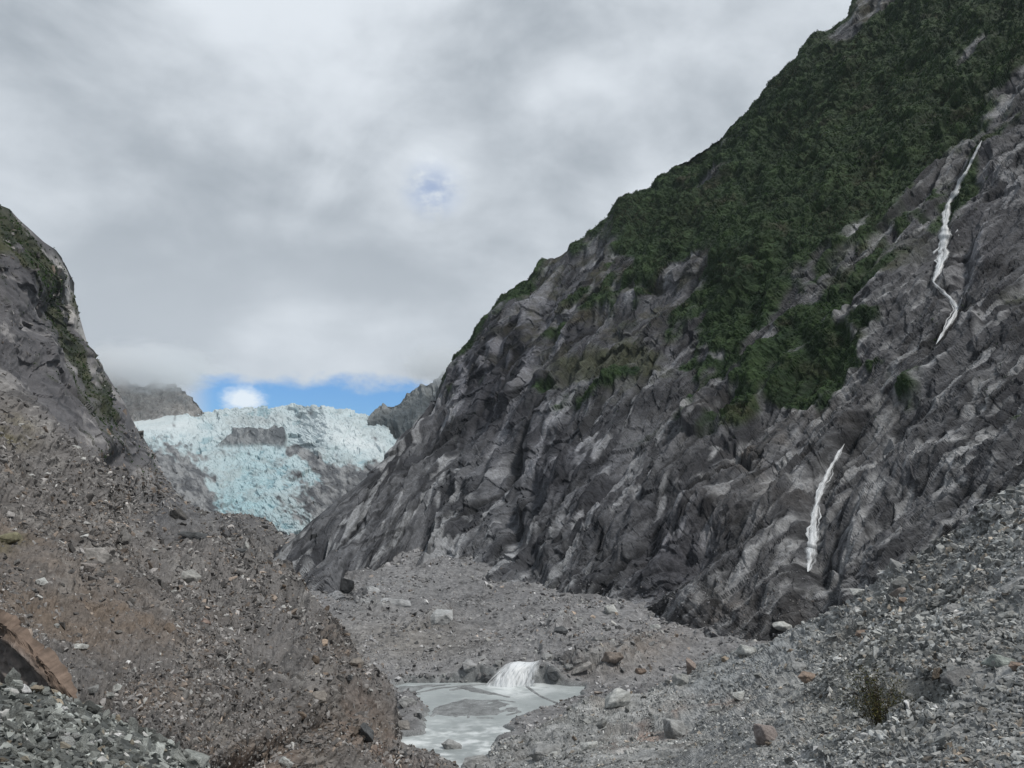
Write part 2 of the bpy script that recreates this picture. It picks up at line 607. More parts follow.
def facets(px, py, lam, ang, aniso, seed, tilt=.5, off=.15, warp=.25):
    """broken rock: angular plates, each with a tilt and a height of its own"""
    a = math.radians(ang)
    u = (px * math.cos(a) - py * math.sin(a)) / aniso / lam
    v = (-px * math.sin(a) - py * math.cos(a)) / lam
    u, v = u + warp * perlin(u * 1.7, v * 1.7, 0 * u + seed), v + warp * perlin(u * 1.7 + 9, v * 1.7, 0 * u + seed + 3)
    iu, iv = np.floor(u).astype(np.int32), np.floor(v).astype(np.int32)
    best = np.full(u.shape, 9.0, np.float32); H = np.zeros(u.shape, np.float32)
    rr = np.random.default_rng(int(seed * 100) + 7).random((256, 5)).astype(np.float32)
    for dx in (-1, 0, 1):
        for dy in (-1, 0, 1):
            h = rr[_perm[_perm[(iu + dx) & 255] + ((iv + dy) & 255)]]
            du = u - (iu + dx + h[..., 0]); dv = v - (iv + dy + h[..., 1])
            d = du * du + dv * dv
            m = d < best
            best = np.where(m, d, best)
            H = np.where(m, (h[..., 4] - .5) * 2 * off * lam + lam * tilt * 2 * ((h[..., 2] - .5) * du * aniso * .6 + (h[..., 3] - .5) * dv), H)
    return H


def cracks(px, py, lam, ang, aniso, seed, w=.05):
    """0..1 along narrow wandering fissures"""
    a = math.radians(ang)
    u = (px * math.cos(a) - py * math.sin(a)) / aniso
    v = (-px * math.sin(a) - py * math.cos(a))
    v = v + .25 * lam * perlin(u / (lam * .4), v / lam, 0 * u + seed) + .08 * lam * perlin(u / (lam * .08), v / (lam * .25), 0 * u + seed)
    n = perlin(u / lam + seed * 3.1, v / lam, 0 * u + seed)
    m = perlin(u / lam * .8 + 5, v / lam * .6, 0 * u + seed + 9)
    return np.exp(-(n / w) ** 2) * sstep(m, -.15, .2)


def register(name, px, py, g, nrm, extra=None):
    qx, qy = project(g)
    SHEETS[name] = dict(px=px, py=py, g=g, n=nrm, qx=qx, qy=qy)
    if extra: SHEETS[name].update(extra)


# ---- far mountains behind the glacier
def far_mountain(name, ridge, bottom_y, Y, col_a, col_b, seed):
    xs = [r[0] for r in ridge]
    top = curve(ridge)
    px, py = image_grid(xs[0], xs[-1], 200, top, lambda c: 0 * c + bottom_y, 90)
    Yf = Y - (py - top(px)) * Y * 0.0022 * 1.0
    g = P(px, py, Yf)
    px, py, g = add_back(px, py, g, [30, 90, 250, 600], 0.6)
    n = grid_normals(g)
    pix = g[..., 1] / F
    fr = frame_of((250, 400, Y, 0, -4), 55)
    h = grain_noise(g, fr, 220, 2.0, 6, pix, 0.55, seed, 'ridge') * 26
    h += grain_noise(g, fr, 60, 2.5, 4, pix, 0.6, seed + 4, 'saw') * 12
    g = g + n * h[..., None]
    k = fbm(g, 140, 4, 0.6, seed)
    k2 = fbm(g, 60, 3, 0.6, seed + 9)
    c = lerp(col_a, col_b, sstep(k, -0.3, 0.4))
    c = lerp(c, col_a * 0.55, sstep(k2, 0.15, 0.5))
    o = mesh_from(name, g.reshape(-1, 3), grid_faces(*px.shape), M_FAR, c.reshape(-1, 3))
    tag(o, kind='structure')
    register(name, px, py, g, n)


far_mountain('far_hill', [(60, 350), (110, 376), (140, 380), (170, 386), (186, 391), (199, 401), (207, 409), (214, 422), (240, 440)],
             455, 2500, np.array([.25, .25, .25]), np.array([.34, .325, .31]), 1.0)
far_mountain('hill_beyond_glacier', [(350, 432), (366, 420), (380, 408), (396, 402), (408, 393), (420, 387), (432, 383), (450, 372), (480, 350)],
             470, 1900, np.array([.16, .18, .19]), np.array([.24, .25, .25]), 5.0)

# ---- glacier
GL_TOP = curve([(90, 425), (128, 416), (145, 414), (176, 417), (200, 413), (222, 410), (245, 407), (300, 405), (340, 410), (362, 413), (380, 424), (392, 434), (404, 446), (440, 470)])
GL_BOT = curve([(90, 560), (440, 560)])
gl_depth = tps([(90, 425, 1900), (150, 414, 2000), (245, 407, 2150), (300, 405, 2150), (362, 413, 2000), (400, 440, 1600),
                (150, 440, 1500), (215, 440, 1600), (290, 440, 1500), (350, 455, 1300), (400, 470, 1150), (150, 470, 1150), (215, 475, 1150), (290, 480, 1100),
                (350, 490, 1000), (215, 515, 930), (285, 525, 860), (330, 520, 850), (90, 560, 800), (250, 560, 780), (440, 560, 780), (440, 470, 1100)])


def build_glacier():
    px, py = image_grid(95, 435, 760, GL_TOP, GL_BOT, 330)
    lip = 447.5 + 1.5 * np.sin(px / 17.0) + 0.02 * (px - 200)
    step = sstep(py, lip + 2.0, lip - 1.5) * (1 - sstep(px, 285, 330))
    Y = gl_depth(px, py) * (1 + 0.22 * step)
    g = P(px, py, Y)
    px, py, g = add_back(px, py, g, [20, 60, 150, 400], 0.05)
    n = grid_normals(g)
    pix = g[..., 1] / F * 0.7
    fr = frame_of((250, 450, 1500, 0, -9), 12)
    snow = np.clip(blob(px, py, 155, 420, 38, 10, -8) * 1.8, 0, 1)
    rough = 1 - 0.85 * snow
    crev = surf(px, py, 15, 8, 2.0, 61.0, 'ridge', minl=1.2, gain=.7)
    ser = surf(px, py, 7, -25, 1.6, 62.0, 'step', minl=1.2, gain=.8)
    h = ((crev * 1.0 + ser * 1.3) * rough + 3.0 * perlin(px / 40, py / 22, 0 * px + 3.) + (facets(px, py, 9, 5, 1.6, 10.1, .45, .2) + facets(px, py, 4, -20, 1.3, 11.1, .35, .15)) * .55 * rough) * g[..., 1] / F
    # bedrock outcrop in the middle of the icefall
    sd = poly_sd(px, py, [(216, 447.5), (232, 437), (233, 431), (252, 431), (268, 432), (275, 427), (284, 430), (287, 441), (284, 448), (250, 447.5)])
    sd = sd + 2.6 * fbm(g, 60, 4, 0.6, 4)
    rock = sstep(sd, 1.4, -1.0)
    h = h * (1 - rock * 0.4) + 10 * rock
    # debris cover on the margins
    deb = np.zeros_like(h)
    deb = np.maximum(deb, stroke(px, py, [(292, 448), (312, 460), (330, 474)], 8) * 1.4)
    deb = np.maximum(deb, blob(px, py, 352, 492, 44, 26, -30) * 1.5)
    deb = np.maximum(deb, blob(px, py, 318, 505, 24, 26, -50) * 1.25)
    deb = np.maximum(deb, blob(px, py, 390, 478, 34, 24, 0) * 1.3)
    deb = np.maximum(deb, blob(px, py, 178, 482, 46, 26, -38) * 2.2)
    deb = np.maximum(deb, blob(px, py, 156, 458, 40, 8, -8) * 1.6)
    deb = np.maximum(deb, blob(px, py, 214, 492, 17, 14, -50) * 0.95)
    deb = np.maximum(deb, blob(px, py, 255, 546, 60, 16, 0) * 1.3)
    dn = surf(px, py, 22, -30, 1.6, 66.0, 'fbm', minl=1.4, gain=.8)
    debris = sstep(deb + dn * 0.55, 0.40, 0.85)
    h = h * (1 - 0.15 * debris)
    g = g + n * h[..., None]
    pale = np.array([.47, .545, .565]); blue = np.array([.20, .33, .375]); white = np.array([.66, .69, .70]); dirt = np.array([.33, .36, .36])
    k = fbm(g, 260, 4, 0.55, 3)
    c = lerp(pale, np.array([.39, .50, .53]), sstep(k, -0.1, 0.5))
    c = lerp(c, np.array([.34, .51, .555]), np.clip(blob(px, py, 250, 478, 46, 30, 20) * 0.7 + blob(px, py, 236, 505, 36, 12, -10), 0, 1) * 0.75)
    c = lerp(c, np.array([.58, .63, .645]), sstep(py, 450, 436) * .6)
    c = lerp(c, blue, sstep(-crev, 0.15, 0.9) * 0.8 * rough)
    c = lerp(c, dirt, sstep(surf(px, py, 12, 5, 2.2, 65.0, 'fbm', minl=1.2, gain=.8), 0.0, 0.6) * 0.5 * rough)
    gray = np.clip(blob(px, py, 262, 421, 46, 8) + blob(px, py, 320, 455, 20, 10, -30) + blob(px, py, 205, 480, 26, 24), 0, 1)
    c = lerp(c, np.array([.40, .42, .42]), gray * (0.35 + 0.4 * sstep(dn, -0.2, 0.3)))
    whit = np.clip(blob(px, py, 352, 440, 36, 11, -22) * 1.3 + blob(px, py, 382, 455, 22, 6, -10) + snow, 0, 1)  # snow field, plus the sunny patch at the right painted into the ice
    c = lerp(c, white, whit * (0.55 + 0.45 * sstep(fbm(g, 90, 3, .6, 17), -0.3, 0.3)))
    c = np.minimum(c * np.array([.90, .95, .965]), .8)
    dk = lerp(np.array([.06, .062, .068]), np.array([.23, .235, .24]), sstep(surf(px, py, 9, -35, 1.8, 67.0, 'fbm', minl=1.4, gain=.85), -0.6, 0.7))
    c = lerp(c, dk, debris)
    c = lerp(c, lerp(np.array([.055, .062, .068]), np.array([.19, .20, .205]), sstep(surf(px, py, 7, 80, 2.0, 34.0, minl=1.4, gain=.8), -0.5, 0.6)), rock)
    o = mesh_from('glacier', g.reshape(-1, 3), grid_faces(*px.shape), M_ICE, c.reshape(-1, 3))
    tag(o, kind='structure')
    register('glacier', px, py, g, n)


build_glacier()

# ---- the big mountain on the right
W_TOP = curve([(270, 560), (290, 545), (312, 528), (350, 496), (372, 474), (388, 458), (400, 440), (414, 424), (426, 404), (438, 386), (452, 368),
               (462, 352), (478, 330), (490, 312), (500, 299), (518, 283), (530, 271), (541, 262), (556, 257), (572, 249), (588, 238), (606, 222), (618, 210),
               (636, 199), (652, 188), (668, 172), (686, 157), (706, 141), (728, 126), (748, 110), (762, 96), (780, 78), (800, 62), (818, 40), (836, 26), (850, 14), (860, -2),
               (900, -40), (960, -95), (1040, -150), (1200, -260)])
W_BOT = curve([(270, 640), (345, 640), (400, 625), (520, 650), (640, 665), (720, 690), (880, 640), (1040, 560), (1200, 500)])
w_depth = tps([(440, 385, 900), (390, 455, 760), (350, 498, 620), (310, 530, 520), (280, 560, 430),
               (500, 300, 950), (580, 242, 950), (730, 122, 930), (860, 0, 900), (1040, -150, 880), (1200, -260, 850),
               (345, 590, 350), (400, 578, 420), (460, 562, 440), (520, 590, 362), (640, 612, 302), (700, 650, 250), (800, 618, 235), (880, 582, 222), (1030, 500, 205), (1200, 430, 190),
               (520, 650, 340), (640, 670, 285), (720, 695, 245), (880, 640, 205), (1040, 560, 188), (1200, 500, 170), (345, 640, 340), (400, 630, 360), (270, 640, 380),
               (1030, 250, 400), (900, 400, 345), (860, 300, 450), (700, 400, 480), (600, 480, 430), (480, 470, 600), (600, 350, 660), (430, 520, 560)])
FALL_UP = [(982, 141), (974, 158), (968, 170), (960, 182), (957, 192), (948, 204), (945, 222), (944, 245), (941, 262), (937, 275)]
FALL_UP2 = [(933, 282), (940, 290), (949, 298), (957, 309), (953, 318), (945, 330), (936, 345)]
FALL_LOW = [(844, 444), (838, 455), (829, 470), (822, 486), (817, 500), (814, 516), (813, 532), (812, 546), (810, 560)]
VEG_POLY = [(430, 380), (520, 262), (690, 130), (850, -30), (1000, -180), (1250, -320), (1250, -100), (1100, 20), (1024, 85), (985, 118), (962, 160), (935, 205), (905, 250),
            (860, 285), (800, 315), (765, 350), (740, 392), (690, 392), (640, 372), (600, 330), (560, 318), (500, 350), (455, 390)]
VEG2 = [(700, 330), (760, 300), (840, 280), (850, 310), (838, 350), (822, 392), (760, 415), (725, 400)]


def veg_density(px, py, g):
    n = fbm(g, 60, 5, 0.62, 31); n2 = fbm(g, 170, 3, 0.5, 37)
    core = [(640, 215), (740, 140), (850, 20), (1000, -150), (1250, -300), (1250, -100), (1100, 0), (1010, 70), (975, 118), (945, 165), (915, 215), (880, 250),
            (800, 300), (725, 330), (690, 300), (700, 250)]
    d0 = -poly_sd(px, py, VEG_POLY) / 60.0
    d1 = -poly_sd(px, py, core) / 45.0
    d2 = -poly_sd(px, py, VEG2) / 30.0
    v = np.clip(d0, -1, 0.25) * 0.9 - 0.14
    v = np.maximum(v, np.clip(d1, -1, 1) * 1.0 + 0.20)
    v = np.maximum(v, np.clip(d2, -1, 0.22) * 1.0)
    for (x, y, rx, ry, a, s) in [(640, 300, 36, 8, 35, .5), (610, 385, 40, 8, 30, .55), (640, 375, 46, 8, 18, .7), (690, 368, 46, 9, 10, .8), (745, 350, 40, 10, 50, .8), (785, 395, 22, 10, 10, .95), (790, 375, 40, 16, 50, .9), (750, 410, 20, 8, 30, .7),
                                (870, 320, 22, 8, 20, .7), (862, 360, 22, 7, -10, .7), (905, 385, 12, 14, 20, .3), (765, 330, 34, 10, 50, .7), (800, 330, 34, 8, 45, .8), (560, 330, 26, 9, 35, .55), (590, 345, 34, 8, 40, .5), (530, 395, 34, 6, 12, .45), (505, 300, 20, 16, 50, .45),
                                (720, 300, 70, 30, 30, .5), (900, 60, 100, 60, 40, .6), (700, 552, 7, 4, 0, .5), (760, 430, 10, 5, 0, .5)]:
        v = np.maximum(v, s * 1.8 * blob(px, py, x, y, rx, ry, a) - 0.7)
    for (x, y, rx, ry, a, s) in [(670, 285, 34, 9, 20, .6), (600, 330, 18, 12, 40, .4), (972, 5, 8, 10, 0, .5), (990, 80, 34, 6, 20, .3), (890, 232, 6, 10, 50, .5), (820, 300, 10, 5, 30, .4),
                                (700, 270, 20, 6, 30, .4), (950, 85, 30, 7, 15, .35), (760, 310, 12, 8, 30, .5), (800, 355, 14, 6, 30, .5)]:
        v = v - s * blob(px, py, x, y, rx, ry, a)
    d3 = (py - W_TOP(px)) * np.cos(np.arctan(.85))
    v = np.maximum(v, np.where(px > 452, .22 - d3 / 90.0, -1.))
    v = np.maximum(v, np.where((px > 640) & (py < W_TOP(px) + 110), .5, -1.))
    n3 = 1.15 * surf(px, py, 40, 42, 3.4, 14.0, 'fbm', octs=4, gain=.65)
    return sstep(v + n * 0.35 + n2 * 0.15 + n3 * .95, -0.3, 0.55) * np.maximum(sstep(py, 465, 405), blob(px, py, 700, 552, 7, 4))


def build_wall():
    px, py = image_grid(275, 1190, 1180, W_TOP, W_BOT, 720)
    Y = w_depth(px, py)
    g = P(px, py, Y)
    px, py, g = add_back(px, py, g, [8, 22, 50, 110, 260, 600], 0.75)
    n = grid_normals(g)
    pix = np.abs(g[..., 1]) / F
    top = W_TOP(px)
    frA = frame_of((520, 470, 500, -0.2, -2.4), 52)
    frB = frame_of((850, 350, 420, -0.5, -1.2), 42)
    t = sstep(px, 560, 760)
    hA = (7.5 * surf(px, py, 95, 54, 5.0, 1.0, 'step') + 4.8 * surf(px, py, 32, 56, 9.0, 2.0, 'step') + 1.7 * surf(px, py, 10, 55, 6.0, 3.0, 'step')
          + 3.0 * surf(px, py, 60, 52, 4.5, 4.0, 'ridge'))
    hB = (9.0 * surf(px, py, 120, 38, 4.6, 5.0, 'step') + 5.4 * surf(px, py, 42, 41, 8.0, 6.0, 'step') + 1.9 * surf(px, py, 13, 38, 5.0, 7.0, 'step')
          + 3.2 * surf(px, py, 70, 44, 4.0, 8.0, 'ridge') + 2.6 * surf(px, py, 44, -42, 2.4, 9.0, 'step') * sstep(perlin(px / 90, py / 90, 0 * px + 4.), -.2, .3))
    edge = .35 + .65 * sstep(py - top, 0, 22)
    rid = hA * (1 - t) + hB * t + 1.0 * surf(px, py, 8, 47, 8.0, 16.0, 'step', minl=2.0) + .7 * surf(px, py, 5, 44, 7.0, 17.0, 'ridge', minl=2.0)
    fac = (facets(px, py, 46, 42, 4.5, 1.1, .10, .04) + facets(px, py, 20, 46, 5.0, 2.1, .14, .07) + facets(px, py, 9, 46, 4.5, 3.1, .19, .09) + facets(px, py, 4.2, 46, 3.0, 4.1, .26, .11))
    h = (2.0 * rid * edge + 1.1 * fac * edge + 6 * perlin(px / 130, py / 130, 0 * px + 2.2)) * pix
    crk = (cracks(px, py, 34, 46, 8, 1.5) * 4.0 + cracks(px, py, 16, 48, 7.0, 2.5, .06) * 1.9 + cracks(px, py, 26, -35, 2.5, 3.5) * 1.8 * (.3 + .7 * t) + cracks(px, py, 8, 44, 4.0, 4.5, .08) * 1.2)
    h = h - crk * pix * edge
    veg = veg_density(px, py, g)
    lump = fbm(g, 16, 4, 0.6, 40)
    h = h * (1 - 0.25 * veg) + veg * (1.0 + lump * 6 + 2.2 * surf(px, py, 26, 48, 1.8, 12.0, 'ridge') * pix + 9.0 * surf(px, py, 80, 50, 2.6, 13.0, 'ridge', octs=3) * pix + 3.0 * surf(px, py, 30, 46, 3.0, 15.0, 'step', octs=2) * pix)
    h0 = h
    # buttresses, recesses and gullies seen on the face
    for (x, y, rx, ry, a, d) in [
        (690, 545, 40, 16, 52, -15), (660, 585, 30, 12, 30, -8), (645, 540, 12, 34, -30, -9), (735, 452, 22, 6, -40, -7), (600, 515, 34, 26, 40, 9), (575, 475, 30, 20, 40, 7),
        (525, 480, 12, 30, 30, -12), (510, 520, 10, 40, 10, -10), (533, 560, 14, 30, 0, -9), (545, 560, 10, 26, 10, 5), (700, 505, 26, 14, 30, 7), (680, 300, 60, 7, 22, -7), (670, 283, 60, 10, 24, 7),
        (735, 440, 14, 8, 0, 5), (870, 320, 26, 14, 20, 8), (850, 340, 40, 20, 30, 6), (880, 400, 14, 30, -35, -9), (855, 425, 8, 26, -30, -9),
        (965, 255, 10, 40, -12, -16), (950, 200, 10, 20, 0, -6), (985, 160, 30, 14, 30, 8), (980, 195, 24, 9, 25, -9), (990, 215, 20, 8, 30, -6), (905, 262, 44, 10, 28, 6), (905, 290, 40, 18, 15, 9), (950, 330, 10, 24, -40, -9),
        (985, 320, 40, 26, 20, 8), (1000, 260, 30, 40, 60, 6), (960, 400, 70, 50, 30, 7), (820, 560, 16, 60, -22, -7), (790, 610, 24, 40, -20, -5), (830, 590, 10, 26, 0, -6),
        (845, 585, 8, 26, 10, 4), (780, 590, 26, 12, 45, 6), (930, 460, 60, 18, 15, 5), (600, 330, 24, 14, 50, -8), (640, 325, 40, 8, 35, -6), (430, 405, 20, 8, 40, -10), (458, 380, 30, 8, 50, 7),
        (985, 95, 34, 10, 15, -10), (610, 620, 30, 14, 20, 0), (348, 586, 13, 9, 0, -30), (322, 560, 6, 14, -20, -14), (760, 490, 60, 8, 45, -5), (640, 430, 80, 9, 45, -6), (560, 440, 80, 8, 50, -6), (860, 480, 60, 7, 45, -5),
    ]:
        h = h + .8 * d * blob(px, py, x, y, rx, ry, a)
    wav = 7 * perlin(px / 38, py / 38, 0 * px + 9.)
    for pts, w, d in [([(585, 605), (640, 530), (700, 470), (780, 405), (850, 335)], 5, -5), ([(578, 590), (632, 518), (690, 460), (770, 396), (840, 326)], 9, 5),
                      ([(690, 640), (760, 560), (840, 480), (935, 400), (1030, 330)], 5, -5), ([(676, 632), (748, 548), (828, 468), (925, 388), (1030, 312)], 9, 4.5),
                      ([(430, 560), (478, 475), (550, 395), (620, 340)], 4, -5), ([(420, 552), (468, 465), (540, 388), (612, 330)], 8, 4), ([(500, 520), (545, 440), (620, 372), (690, 335)], 4, -4),
                      ([(348, 575), (392, 500), (430, 440), (460, 400)], 4, -4), ([(620, 300), (665, 292), (705, 276), (760, 268)], 4, -5), ([(845, 440), (868, 405), (900, 380), (935, 348)], 8, -7),
                      ([(860, 620), (930, 520), (1030, 440)], 5, -3), ([(740, 520), (800, 440), (870, 370), (930, 300)], 4, -4), ([(640, 470), (700, 420), (745, 400)], 4, -4),
                      ([(900, 470), (960, 420), (1030, 400)], 5, -3.5), ([(880, 440), (950, 400), (1030, 375)], 6, 3)]:
        h = h + d * pix * stroke(px + wav, py + wav * .6, pts, w) * (1 + .7 * perlin(px / 30, py / 30, 0 * px + d)).clip(.2, 1.6)
    h -= 5.0 * stroke(px, py, FALL_LOW, 9) + 4.0 * stroke(px, py, FALL_UP + FALL_UP2, 8)
    h = ease(h, pix)
    g = g + n * h[..., None]
    # colour of the rock
    n2 = grid_normals(g)
    k = fbm(g, 120, 5, 0.6, 51)
    k2 = fbm(g, 22, 5, 0.7, 55)
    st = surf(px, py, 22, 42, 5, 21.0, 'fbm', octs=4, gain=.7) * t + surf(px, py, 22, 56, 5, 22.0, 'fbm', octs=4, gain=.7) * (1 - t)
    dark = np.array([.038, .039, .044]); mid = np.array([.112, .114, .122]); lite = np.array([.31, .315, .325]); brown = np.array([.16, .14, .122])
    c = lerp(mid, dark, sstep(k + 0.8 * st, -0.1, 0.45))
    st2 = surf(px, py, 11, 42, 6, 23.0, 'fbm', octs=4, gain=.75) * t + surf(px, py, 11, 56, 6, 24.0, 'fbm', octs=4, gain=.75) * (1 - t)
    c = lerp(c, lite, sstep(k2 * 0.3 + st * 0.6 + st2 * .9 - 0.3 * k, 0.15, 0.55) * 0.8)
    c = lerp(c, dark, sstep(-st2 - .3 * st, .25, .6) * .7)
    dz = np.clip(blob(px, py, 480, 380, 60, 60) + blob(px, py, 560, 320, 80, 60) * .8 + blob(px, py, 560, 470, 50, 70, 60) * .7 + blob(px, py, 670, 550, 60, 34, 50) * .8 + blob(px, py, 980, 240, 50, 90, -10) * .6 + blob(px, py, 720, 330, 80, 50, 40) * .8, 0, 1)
    c = lerp(c, c * np.array([.62, .61, .66]), dz)  # shade over the upper ridge and recesses put into the rock colour
    bm_ = np.clip(blob(px, py, 770, 440, 70, 60) + blob(px, py, 730, 610, 60, 30) * 0.8 + blob(px, py, 600, 540, 30, 30) * 0.4, 0, 1)
    c = lerp(c, brown, bm_ * sstep(fbm(g, 40, 4, .6, 71), -0.1, 0.4) * 0.7)
    palem = np.clip(.25 * sstep(px, 840, 960) * sstep(py, 330, 400) + blob(px, py, 440, 575, 50, 14, 25) + blob(px, py, 400, 600, 26, 12, 15) + blob(px, py, 760, 560, 24, 34, -35) * .6 + blob(px, py, 930, 440, 120, 80) * .75 + blob(px, py, 850, 520, 60, 60) * .5 + blob(px, py, 720, 640, 60, 20, 30) * .6 + blob(px, py, 575, 385, 30, 8, 35) * .5 + blob(px, py, 860, 330, 44, 18, 20) * .5, 0, 1)
    c = lerp(c, np.array([.33, .335, .345]), palem * sstep(st * .6 + st2 + 0.2 * k2, -0.1, 0.4) * 0.75)
    c = c * (1 - .62 * np.clip(crk / 2.4, 0, 1) * (1 - .5 * veg))[..., None]  # damp dirt in the cracks, with crevice shade added into the colour
    # wet dark streaks beside the falls
    wet = np.clip(stroke(px, py, FALL_LOW + [(806, 590), (800, 620)], 16) + stroke(px, py, FALL_UP + FALL_UP2 + [(900, 385), (870, 420), (850, 440)], 13), 0, 1)
    c = c * (1 - 0.45 * (wet * sstep(k2, -0.4, 0.2)))[..., None]
    # mineral grey up-valley
    c = lerp(c, c * np.array([1.02, 1.04, 1.06]), 1 - t)
    thin = sstep(fbm(g, 30, 5, 0.65, 81), -0.15, 0.35) * sstep(W_TOP(px) - py, -330, -60) * sstep(px, 430, 560)
    moss = lerp(np.array([.040, .045, .026]), np.array([.060, .052, .032]), sstep(k2, -0.3, 0.3))
    c = lerp(c, moss, thin * 0.8 * sstep(py, 430, 330))
    c = lerp(c, np.array([.050, .056, .030]), sstep(surf(px, py, 60, 20, 4, 92.0) + .9 * blob(px, py, 540, 385, 90, 22, 15) - .5, .0, .4) * .8)
    vg = lerp(np.array([.012, .028, .010]), np.array([.030, .055, .018]), sstep(lump + .5 * k2, -0.4, 0.5))
    vg = lerp(vg, np.array([.050, .045, .028]), sstep(fbm(g, 45, 4, .6, 91), 0.15, 0.5) * 0.7)
    c = lerp(c, vg, sstep(veg, .1, .75))
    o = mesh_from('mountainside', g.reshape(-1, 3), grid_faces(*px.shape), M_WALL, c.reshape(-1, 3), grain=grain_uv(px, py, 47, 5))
    tag(o, kind='structure')
    register('wall', px, py, g, n2, dict(veg=veg))


build_wall()

# ---- left mountain with its debris slope
L_TOP = curve([(-160, 95), (-60, 160), (0, 205), (10, 209), (22, 222), (33, 232), (44, 242), (56, 250), (62, 258), (67, 268), (74, 284), (80, 318), (88, 345), (98, 362),
               (108, 376), (118, 392), (128, 408), (136, 424), (142, 436), (152, 452), (166, 478), (186, 500), (206, 513), (228, 514), (250, 515), (268, 521), (282, 534), (290, 556), (300, 588),
               (318, 604), (334, 618), (346, 636), (356, 652), (370, 666), (384, 678), (394, 694), (398, 715), (400, 743), (412, 747), (433, 755), (450, 763), (474, 778)])
L_BOT = curve([(-160, 860), (0, 840), (474, 850)])
l_depth = tps([(-160, 95, 430), (0, 205, 480), (65, 265, 620), (82, 320, 700), (105, 370, 800), (150, 455, 900), (205, 512, 760), (245, 514, 720), (282, 534, 620), (290, 556, 430), (300, 588, 350),
               (334, 618, 288), (356, 652, 229), (384, 678, 205), (398, 715, 171), (400, 745, 150), (433, 757, 138), (474, 800, 118), (0, 400, 230), (-160, 400, 170), (100, 480, 290), (200, 560, 330), (0, 550, 110),
               (100, 620, 95), (200, 680, 85), (300, 700, 120), (200, 768, 58), (300, 768, 90), (-160, 650, 50), (0, 700, 48), (100, 560, 160), (250, 620, 200), (-160, 860, 24), (440, 840, 105), (200, 840, 45), (120, 440, 520), (150, 500, 500)])


